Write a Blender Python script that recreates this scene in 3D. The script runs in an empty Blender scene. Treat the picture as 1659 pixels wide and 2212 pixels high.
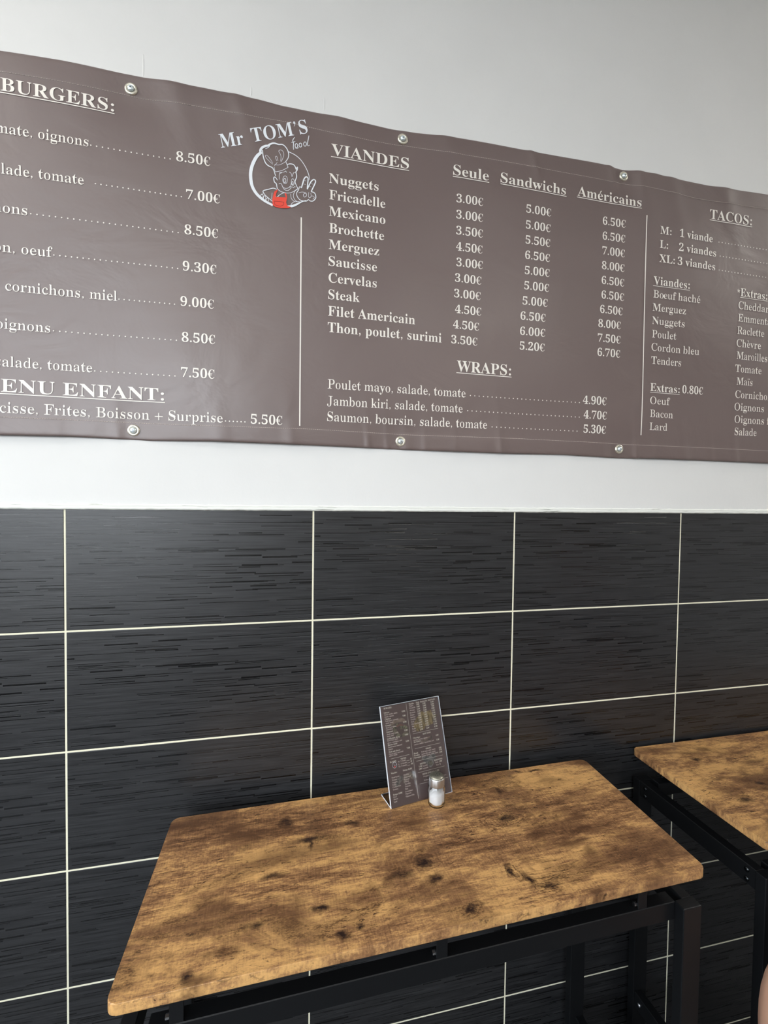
import bpy, bmesh, math, random
from mathutils import Vector, Matrix
from mathutils.geometry import tessellate_polygon
from math import radians as R, sin, cos, pi

# ------------------------------------------------------------------ camera
sc = bpy.context.scene
COL = sc.collection
cam = bpy.data.cameras.new('camera'); camo = bpy.data.objects.new('camera', cam); COL.objects.link(camo)
right = Vector((0.9744934, -0.22406012, 0.01263633)); down = Vector((0.00592553, -0.03059802, -0.99951421)); fwd = Vector((0.22433792, 0.97409487, -0.02848989))
m = Matrix((right, -down, -fwd)).transposed().to_4x4(); m.translation = Vector((0.9173, -1.0709, 1.5595))
camo.matrix_world = m
cam.sensor_fit = 'HORIZONTAL'; cam.sensor_width = 36.0; cam.lens = 36.0 * 1013.87 / 1659.0
cam.clip_start = 0.02; cam.clip_end = 60
sc.camera = camo

# ------------------------------------------------------------------ daylight, exposure
world = bpy.data.worlds.new('overcast_sky'); sc.world = world; world.use_nodes = True
wn = world.node_tree.nodes; wl = world.node_tree.links
bg = wn['Background']; tc = wn.new('ShaderNodeTexCoord'); sp = wn.new('ShaderNodeSeparateXYZ'); rp = wn.new('ShaderNodeValToRGB')
wl.new(tc.outputs['Generated'], sp.inputs[0]); wl.new(sp.outputs['Z'], rp.inputs[0]); wl.new(rp.outputs[0], bg.inputs[0])
rp.color_ramp.elements[0].position = 0.0; rp.color_ramp.elements[0].color = (0.20, 0.20, 0.20, 1)
rp.color_ramp.elements[1].position = 0.55; rp.color_ramp.elements[1].color = (0.80, 0.90, 1.0, 1)
e = rp.color_ramp.elements.new(0.04); e.color = (0.92, 0.95, 1.0, 1)
bg.inputs[1].default_value = 3.9

ROOM = dict(x0=-2.6, x1=4.6, y0=-4.2, y1=0.0, z1=3.35)
WIN = [('front', -2.45, 0.15, 0.8, 3.25), ('left', -3.6, -1.0, 1.1, 3.2)]
def portal(name, loc, rot, sx, sy):
    l = bpy.data.lights.new(name, 'AREA'); l.shape = 'RECTANGLE'; l.size = sx; l.size_y = sy
    l.cycles.is_portal = True
    o = bpy.data.objects.new(name, l); COL.objects.link(o); o.location = loc; o.rotation_euler = rot
_f = WIN[0]; portal('window_daylight', ((_f[1]+_f[2])/2, ROOM['y0']-0.06, (_f[3]+_f[4])/2), (R(90), 0, R(0)), _f[2]-_f[1], _f[4]-_f[3])
_f = WIN[1]; portal('window_daylight', (ROOM['x0']-0.06, (_f[1]+_f[2])/2, (_f[3]+_f[4])/2), (R(90), 0, R(-90)), _f[2]-_f[1], _f[4]-_f[3])

vs = sc.view_settings; vs.view_transform = 'Standard'; vs.look = 'None'; vs.gamma = 1.0; vs.use_curve_mapping = False
vs.exposure = 1.62
sc.cycles.use_denoising = True
sc.cycles.max_bounces = 10; sc.cycles.diffuse_bounces = 5; sc.cycles.glossy_bounces = 4; sc.cycles.transmission_bounces = 8; sc.cycles.transparent_max_bounces = 12
sc.cycles.sample_clamp_indirect = 6.0; sc.cycles.caustics_refractive = True; sc.cycles.caustics_reflective = False

# ------------------------------------------------------------------ helpers
def link(o, parent=None):
    COL.objects.link(o)
    if parent is not None: o.parent = parent
    return o
def obj(name, bm, mat=None, parent=None, smooth=False, loc=None):
    me = bpy.data.meshes.new(name); bm.to_mesh(me); bm.free()
    if mat: me.materials.append(mat)
    if smooth:
        for p in me.polygons: p.use_smooth = True
    o = bpy.data.objects.new(name, me); link(o, parent)
    if loc is not None: o.location = loc
    return o
def meshobj(name, verts, faces, mat=None, parent=None, smooth=False):
    me = bpy.data.meshes.new(name); me.from_pydata([tuple(v) for v in verts], [], faces); me.update()
    if mat: me.materials.append(mat)
    if smooth:
        for p in me.polygons: p.use_smooth = True
    o = bpy.data.objects.new(name, me); link(o, parent); return o
def tag(o, label=None, cat=None, group=None, kind=None):
    if label: o['label'] = label
    if cat: o['category'] = cat
    if group: o['group'] = group
    if kind: o['kind'] = kind
    return o
def empty(name, loc, rz=0.0):
    o = bpy.data.objects.new(name, None); COL.objects.link(o); o.location = loc; o.rotation_euler = (0, 0, rz); o.empty_display_size = 0.05; return o
def box(bm, x0, x1, y0, y1, z0, z1, bev=0.0, seg=2):
    r = bmesh.ops.create_cube(bm, size=1.0)
    bmesh.ops.scale(bm, vec=(x1-x0, y1-y0, z1-z0), verts=r['verts'])
    bmesh.ops.translate(bm, vec=((x0+x1)/2, (y0+y1)/2, (z0+z1)/2), verts=r['verts'])
    if bev > 0:
        es = list({e for v in r['verts'] for e in v.link_edges})
        bmesh.ops.bevel(bm, geom=es, offset=bev, segments=seg, affect='EDGES', profile=0.5)
    return r
def boxobj(name, dims, mat, parent=None, bev=0.0, seg=2):
    bm = bmesh.new(); box(bm, *dims, bev=bev, seg=seg); return obj(name, bm, mat, parent)
def lathe(bm, prof, n=32, flute=None):
    rings = []
    for r, z in prof:
        ring = []
        for i in range(n):
            a = 2*pi*i/n; rr = r if flute is None else flute(r, z, a)
            ring.append(bm.verts.new((rr*cos(a), rr*sin(a), z)))
        rings.append(ring)
    for a, b in zip(rings[:-1], rings[1:]):
        for i in range(n): bm.faces.new((a[i], a[(i+1) % n], b[(i+1) % n], b[i]))
    bm.faces.new(list(reversed(rings[0]))); bm.faces.new(rings[-1])
    bm.normal_update(); return bm
def cyl(bm, p0, p1, r, n=16):
    p0, p1 = Vector(p0), Vector(p1); d = p1-p0
    r_ = bmesh.ops.create_cone(bm, cap_ends=True, segments=n, radius1=r, radius2=r, depth=d.length)
    q = d.to_track_quat('Z', 'Y').to_matrix().to_4x4(); q.translation = (p0+p1)/2
    bmesh.ops.transform(bm, matrix=q, verts=r_['verts'])

# ------------------------------------------------------------------ materials
def mat(name, color=(0.8, 0.8, 0.8), rough=0.5, metal=0.0, **kw):
    mt = bpy.data.materials.new(name); mt.use_nodes = True
    b = mt.node_tree.nodes['Principled BSDF']
    b.inputs['Base Color'].default_value = (*color, 1); b.inputs['Roughness'].default_value = rough; b.inputs['Metallic'].default_value = metal
    for k, v in kw.items(): b.inputs[k.replace('_', ' ')].default_value = v
    return mt
class NT:
    def __init__(s, mt): s.t = mt.node_tree; s.n = s.t.nodes; s.l = s.t.links; s.b = s.n['Principled BSDF']
    def _in(s, sock, v):
        if isinstance(v, bpy.types.NodeSocket): s.l.new(v, sock)
        elif v is not None: sock.default_value = v
    def math(s, op, a, b=None, c=None, clamp=False):
        n = s.n.new('ShaderNodeMath'); n.operation = op; n.use_clamp = clamp
        s._in(n.inputs[0], a); s._in(n.inputs[1], b); s._in(n.inputs[2], c); return n.outputs[0]
    def vmath(s, op, a, b=None):
        n = s.n.new('ShaderNodeVectorMath'); n.operation = op; s._in(n.inputs[0], a); s._in(n.inputs[1], b)
        return n.outputs[1] if op in ('LENGTH', 'DISTANCE') else n.outputs[0]
    def coord(s): return s.n.new('ShaderNodeTexCoord').outputs['Object']
    def mapping(s, v, scale=(1, 1, 1), loc=(0, 0, 0), rot=(0, 0, 0)):
        n = s.n.new('ShaderNodeMapping'); s._in(n.inputs[0], v); n.inputs['Scale'].default_value = scale; n.inputs['Location'].default_value = loc; n.inputs['Rotation'].default_value = rot
        return n.outputs[0]
    def noise(s, v, scale=1.0, detail=3, rough=0.5, dist=0.0):
        n = s.n.new('ShaderNodeTexNoise'); s._in(n.inputs['Vector'], v); n.inputs['Scale'].default_value = scale; n.inputs['Detail'].default_value = detail; n.inputs['Roughness'].default_value = rough; n.inputs['Distortion'].default_value = dist
        return n.outputs['Fac']
    def ramp(s, f, stops):
        n = s.n.new('ShaderNodeValToRGB'); s._in(n.inputs[0], f); cr = n.color_ramp
        while len(cr.elements) < len(stops): cr.elements.new(0.5)
        for e, (p, c) in zip(cr.elements, stops): e.position = p; e.color = (*c, 1) if len(c) == 3 else c
        return n.outputs[0]
    def rng(s, f, a, b, c=0.0, d=1.0):
        n = s.n.new('ShaderNodeMapRange'); n.clamp = True; s._in(n.inputs[0], f); n.inputs[1].default_value = a; n.inputs[2].default_value = b; n.inputs[3].default_value = c; n.inputs[4].default_value = d
        return n.outputs[0]
    def mix(s, f, a, b):
        n = s.n.new('ShaderNodeMix'); n.data_type = 'RGBA'; s._in(n.inputs[0], f); s._in(n.inputs[6], (*a, 1) if isinstance(a, tuple) else a); s._in(n.inputs[7], (*b, 1) if isinstance(b, tuple) else b)
        return n.outputs[2]
    def sep(s, v): n = s.n.new('ShaderNodeSeparateXYZ'); s._in(n.inputs[0], v); return n.outputs
    def comb(s, x, y, z=0.0): n = s.n.new('ShaderNodeCombineXYZ'); s._in(n.inputs[0], x); s._in(n.inputs[1], y); s._in(n.inputs[2], z); return n.outputs[0]
    def white(s, v): n = s.n.new('ShaderNodeTexWhiteNoise'); n.noise_dimensions = '3D'; s._in(n.inputs['Vector'], v); return n.outputs['Value']
    def bump(s, h, strength=0.3, dist=0.001, normal=None):
        n = s.n.new('ShaderNodeBump'); s._in(n.inputs['Height'], h); n.inputs['Strength'].default_value = strength; n.inputs['Distance'].default_value = dist
        if normal is not None: s.l.new(normal, n.inputs['Normal'])
        return n.outputs[0]
    def set(s, name, v): s._in(s.b.inputs[name], v)

def plaster(name, color, bump=0.25):
    mt = mat(name, color, 0.75); t = NT(mt); c = t.coord()
    n1 = t.noise(c, 6, 4); n2 = t.noise(c, 160, 3); n3 = t.noise(t.mapping(c, (1, 1, 0.4)), 28, 4, 0.6)
    t.set('Base Color', t.mix(t.rng(n1, 0.3, 0.7), color, tuple(x*0.965 for x in color)))
    h = t.math('ADD', t.math('MULTIPLY', n2, 0.35), n3)
    t.set('Normal', t.bump(h, bump, 0.0012)); return mt
M = {}
M['wall'] = plaster('white_wall_paint', (0.80, 0.80, 0.785))
M['ceiling'] = plaster('ceiling_paint', (0.91, 0.91, 0.90), 0.1)
M['side'] = plaster('side_wall_paint', (0.50, 0.495, 0.485))
M['caulk'] = mat('filler', (0.80, 0.81, 0.76), 0.6)
t = NT(M['caulk']); c = t.coord(); n = t.noise(t.mapping(c, (14, 60, 260)), 1, 4, 0.6)
t.set('Base Color', t.ramp(n, [(0.30, (0.30, 0.31, 0.27)), (0.40, (0.80, 0.81, 0.76)), (1.0, (0.84, 0.85, 0.80))])); t.set('Normal', t.bump(n, 0.8, 0.002))
M['grout'] = mat('cream_grout', (0.76, 0.75, 0.60), 0.85)
t = NT(M['grout']); t.set('Base Color', t.mix(t.noise(t.coord(), 40, 4), (0.80, 0.77, 0.58), (0.88, 0.85, 0.68)))

def tile_material():
    mt = mat('charcoal_tile', (0.016, 0.016, 0.018), 0.3); t = NT(mt); c = t.coord(); X, Y, Zc = t.sep(c)
    def dashes(rowh, length, thr, seed, jit=0.5):
        row = t.math('FLOOR', t.math('DIVIDE', Zc, rowh))
        off = t.white(t.comb(row, seed, 3.1))
        u = t.math('ADD', t.math('DIVIDE', X, length), t.math('MULTIPLY', off, 7.0))
        cell = t.math('FLOOR', u); fr = t.math('FRACT', u)
        r1 = t.white(t.comb(row, cell, seed)); r2 = t.white(t.comb(cell, row, seed+5.5))
        on = t.math('GREATER_THAN', r1, thr)
        ln = t.math('LESS_THAN', fr, t.math('ADD', t.math('MULTIPLY', r2, jit), 1.0-jit))
        fz = t.math('FRACT', t.math('DIVIDE', Zc, rowh))
        edge = t.math('LESS_THAN', fz, t.math('ADD', t.math('MULTIPLY', r2, 0.45), 0.45))
        return t.math('MULTIPLY', t.math('MULTIPLY', on, ln), edge)
    d1 = dashes(0.0042, 0.085, 0.95, 1.3); d2 = dashes(0.0026, 0.11, 0.935, 8.7); d3 = dashes(0.0016, 0.16, 0.90, 4.4, 0.7)
    d = t.math('MAXIMUM', t.math('MAXIMUM', d1, d2), d3)
    lines = t.noise(t.mapping(c, (5, 1, 900)), 1, 3, 0.75)
    blk = t.noise(t.mapping(c, (9, 1, 330)), 1, 2, 0.5)
    base = t.mix(t.rng(t.math('MULTIPLY', t.math('ADD', lines, blk), 0.5), 0.35, 0.65), (0.004, 0.0042, 0.005), (0.034, 0.0345, 0.037))
    t.set('Base Color', t.mix(d, base, (0.0045, 0.0045, 0.005)))
    t.set('Roughness', t.mix(d, t.comb(t.rng(lines, 0.3, 0.7, 0.28, 0.44), t.rng(lines, 0.3, 0.7, 0.28, 0.44)), (0.10, 0.10, 0.10)))
    h = t.math('SUBTRACT', lines, t.math('MULTIPLY', d, 0.8))
    t.set('Normal', t.bump(h, 0.35, 0.0004)); t.set('Specular IOR Level', 0.62)
    return mt
M['tile'] = tile_material()

def banner_material():
    mt = mat('taupe_vinyl', (0.155, 0.110, 0.100), 0.42); t = NT(mt); c = t.coord()
    w = t.noise(t.mapping(c, (900, 900, 900)), 1, 1); n = t.noise(t.mapping(c, (3, 1, 5)), 1, 3)
    t.set('Base Color', t.mix(n, (0.140, 0.099, 0.091), (0.162, 0.115, 0.106)))
    f = t.noise(t.mapping(c, (7, 1, 9), rot=(0, 0.5, 0)), 1, 4, 0.55, 0.6)
    t.set('Normal', t.bump(w, 0.12, 0.0002, t.bump(f, 0.22, 0.012))); t.set('Roughness', t.rng(n, 0.3, 0.7, 0.38, 0.48)); t.set('Specular IOR Level', 0.95); return mt
M['banner'] = banner_material()
M['print'] = mat('cream_print', (0.93, 0.885, 0.81), 0.45)
M['logo'] = mat('cool_white_print', (0.86, 0.90, 0.94), 0.45)
M['red'] = mat('red_print', (0.85, 0.075, 0.045), 0.45)
M['pocket'] = mat('dark_red_print', (0.10, 0.02, 0.02), 0.5)
M['thread'] = mat('beige_thread', (0.66, 0.58, 0.52), 0.7)
M['eyelet'] = mat('nickel_eyelet', (0.80, 0.76, 0.64), 0.32, 0.8)
M['screw'] = mat('zinc_screw', (0.80, 0.88, 0.91), 0.32, 0.65)
M['recess'] = mat('screw_recess', (0.10, 0.13, 0.15), 0.4, 0.6)
M['black_metal'] = mat('black_powder_coat', (0.0045, 0.005, 0.006), 0.48)
t = NT(M['black_metal']); t.set('Specular IOR Level', 0.3); t.set('Normal', t.bump(t.noise(t.coord(), 900, 2), 0.25, 0.0003))
M['black_plastic'] = mat('black_plastic', (0.012, 0.012, 0.013), 0.5)
M['bolt'] = mat('bright_bolt', (0.72, 0.74, 0.78), 0.22, 1.0)
M['black_bolt'] = mat('black_bolt', (0.05, 0.055, 0.06), 0.25, 1.0)
M['floor'] = mat('dark_floor_tile', (0.05, 0.05, 0.052), 0.45)
M['pavement'] = mat('grey_pavement', (0.25, 0.25, 0.25), 0.9)
M['frame'] = mat('window_frame_grey', (0.08, 0.085, 0.09), 0.4)
M['edge'] = mat('polished_acrylic_edge', (0.80, 0.84, 0.90), 0.15, 0.0)
def clear(name, tint=(1, 1, 1), rough=0.03):
    mt = bpy.data.materials.new(name); mt.use_nodes = True; n = mt.node_tree.nodes; l = mt.node_tree.links; n.remove(n['Principled BSDF'])
    tr = n.new('ShaderNodeBsdfTransparent'); tr.inputs[0].default_value = (*tint, 1); g = n.new('ShaderNodeBsdfGlossy'); g.inputs['Roughness'].default_value = rough
    fr = n.new('ShaderNodeFresnel'); fr.inputs[0].default_value = 1.49; mx = n.new('ShaderNodeMixShader')
    l.new(fr.outputs[0], mx.inputs[0]); l.new(tr.outputs[0], mx.inputs[1]); l.new(g.outputs[0], mx.inputs[2]); l.new(mx.outputs[0], n['Material Output'].inputs[0]); return mt
M['pane'] = clear('window_glass', (0.97, 0.98, 0.98))
M['acrylic'] = clear('clear_acrylic', (0.98, 0.98, 0.99), 0.06)
M['glass'] = mat('clear_glass', (1, 1, 1), 0.02, Transmission_Weight=1.0, IOR=1.46)
M['salt'] = mat('white_salt', (0.95, 0.95, 0.96), 0.9)
t = NT(M['salt']); t.set('Normal', t.bump(t.noise(t.coord(), 1500, 2), 0.6, 0.001))
M['cap'] = mat('brushed_steel', (0.60, 0.60, 0.60), 0.33, 1.0)
M['cap_top'] = mat('dull_steel_top', (0.36, 0.35, 0.29), 0.45, 1.0)
M['hole'] = mat('dark_hole', (0.02, 0.02, 0.02), 0.6)

def wood(name, knots, rings, seed, shade=1.0):
    """rustic printed wood: tan ground, brown clouds, dark knots; object coordinates (x along the table)"""
    mt = mat(name, (0.4, 0.2, 0.08), 0.36); t = NT(mt); c = t.coord(); cs = t.mapping(c, loc=(seed, seed*0.7, 0))
    nw = t.n.new('ShaderNodeTexNoise'); t.l.new(cs, nw.inputs['Vector']); nw.inputs['Scale'].default_value = 26; nw.inputs['Detail'].default_value = 6; nw.inputs['Roughness'].default_value = 0.62
    warp = t.vmath('MULTIPLY', t.vmath('SUBTRACT', nw.outputs['Color'], (0.5, 0.5, 0.5)), (0.058, 0.034, 0))
    cw = t.vmath('ADD', c, warp)
    big = t.noise(t.mapping(cs, (4.0, 11, 8)), 1, 12, 0.72, 0.25)
    mid = t.noise(t.mapping(cs, (22, 80, 20)), 1, 9, 0.76, 0.2)
    blk = t.noise(t.mapping(cs, (5.0, 7.5, 3), loc=(2.2, 5.1, 0)), 1, 9, 0.66, 0.5)
    grain = t.noise(t.mapping(cs, (14, 420, 60)), 1, 4, 0.7)
    cross = t.noise(t.mapping(cs, (420, 40, 60)), 1, 3, 0.6)
    tiny = t.noise(t.mapping(cs, (240, 520, 200)), 1, 3, 0.7)
    L = tuple(shade*x for x in (0.69, 0.392, 0.150)); Mi = tuple(shade*x for x in (0.35, 0.180, 0.080)); Dk = tuple(shade*x for x in (0.100, 0.045, 0.021)); Bk = (0.024, 0.011, 0.008)
    v = t.math('ADD', t.math('MULTIPLY', big, 0.62), t.math('MULTIPLY', mid, 0.38))
    for q, k in ((grain, 0.16), (cross, 0.10), (tiny, 0.14)): v = t.math('ADD', v, t.math('MULTIPLY', t.math('SUBTRACT', q, 0.5), k))
    col = t.ramp(v, [(0.37, Dk), (0.435, tuple((a+b)/2 for a, b in zip(Dk, Mi))), (0.48, Mi), (0.515, tuple((a+b)/2 for a, b in zip(L, Mi))), (0.555, L), (0.64, tuple(min(1, x*1.2) for x in L))])
    patch = t.math('MULTIPLY', t.rng(blk, 0.51, 0.58), t.rng(t.math('ADD', mid, t.math('MULTIPLY', t.math('SUBTRACT', tiny, 0.5), 0.5)), 0.38, 0.60))
    col = t.mix(t.math('MULTIPLY', patch, 0.92), col, Dk)
    worn = t.math('MULTIPLY', t.rng(t.noise(t.mapping(cs, (34, 190, 60), loc=(4, 4, 0)), 1, 6, 0.7), 0.56, 0.64), t.rng(blk, 0.50, 0.40))
    col = t.mix(t.math('MULTIPLY', worn, 0.55), col, tuple(min(1, x*1.28) for x in L))
    fleck = t.rng(t.noise(t.mapping(cs, (60, 190, 90)), 1, 7, 0.75, 0.6), 0.57, 0.61)
    zone = t.rng(t.noise(t.mapping(cs, (7, 15, 5), loc=(3, 1, 0)), 1, 5), 0.46, 0.60)
    col = t.mix(t.math('MULTIPLY', t.math('MULTIPLY', fleck, zone), 0.9), col, Bk)
    crack = t.rng(t.math('ABSOLUTE', t.math('SUBTRACT', t.noise(t.mapping(cs, (2.6, 26, 5), loc=(9, 2, 0)), 1, 5, 0.55, 0.3), 0.5)), 0.0, 0.006, 1.0, 0.0)
    cz = t.rng(t.noise(t.mapping(cs, (6, 9, 5), loc=(1, 7, 0)), 1, 3), 0.52, 0.60)
    col = t.mix(t.math('MULTIPLY', t.math('MULTIPLY', crack, cz), 0.8), col, Bk)
    for (x, y, rx, ry, nr) in rings:
        dv = t.vmath('LENGTH', t.vmath('MULTIPLY', t.vmath('SUBTRACT', cw, (x, y, 0)), (1/rx, 1/ry, 0)))
        w = t.math('SINE', t.math('ADD', t.math('MULTIPLY', dv, nr*6.283), t.math('MULTIPLY', mid, 5.0)))
        f = t.math('MULTIPLY', t.rng(w, 0.2, 0.8), t.math('MULTIPLY', t.rng(dv, 0.8, 1.05, 1.0, 0.0), t.rng(tiny, 0.38, 0.55)))
        col = t.mix(t.math('MULTIPLY', f, 0.8), col, Dk)
    for (x, y, rx, ry, s) in knots:
        dv = t.vmath('LENGTH', t.vmath('MULTIPLY', t.vmath('SUBTRACT', cw, (x, y, 0)), (0.87/rx, 0.87/ry, 0)))
        m_ = t.math('MULTIPLY', t.rng(dv, 0.30, 1.20, 1.0, 0.0), t.rng(t.math('ADD', mid, t.math('MULTIPLY', tiny, 0.4)), 0.50, 0.70, 0.35, 1.0))
        col = t.mix(t.math('MULTIPLY', m_, min(1.0, s*1.35)), col, Bk if s > 0.6 else Dk)
    t.set('Base Color', col)
    t.set('Roughness', t.rng(v, 0.3, 0.7, 0.40, 0.28))
    t.set('Normal', t.bump(t.math('ADD', grain, mid), 0.12, 0.0006)); t.set('Specular IOR Level', 0.45)
    return mt

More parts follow.
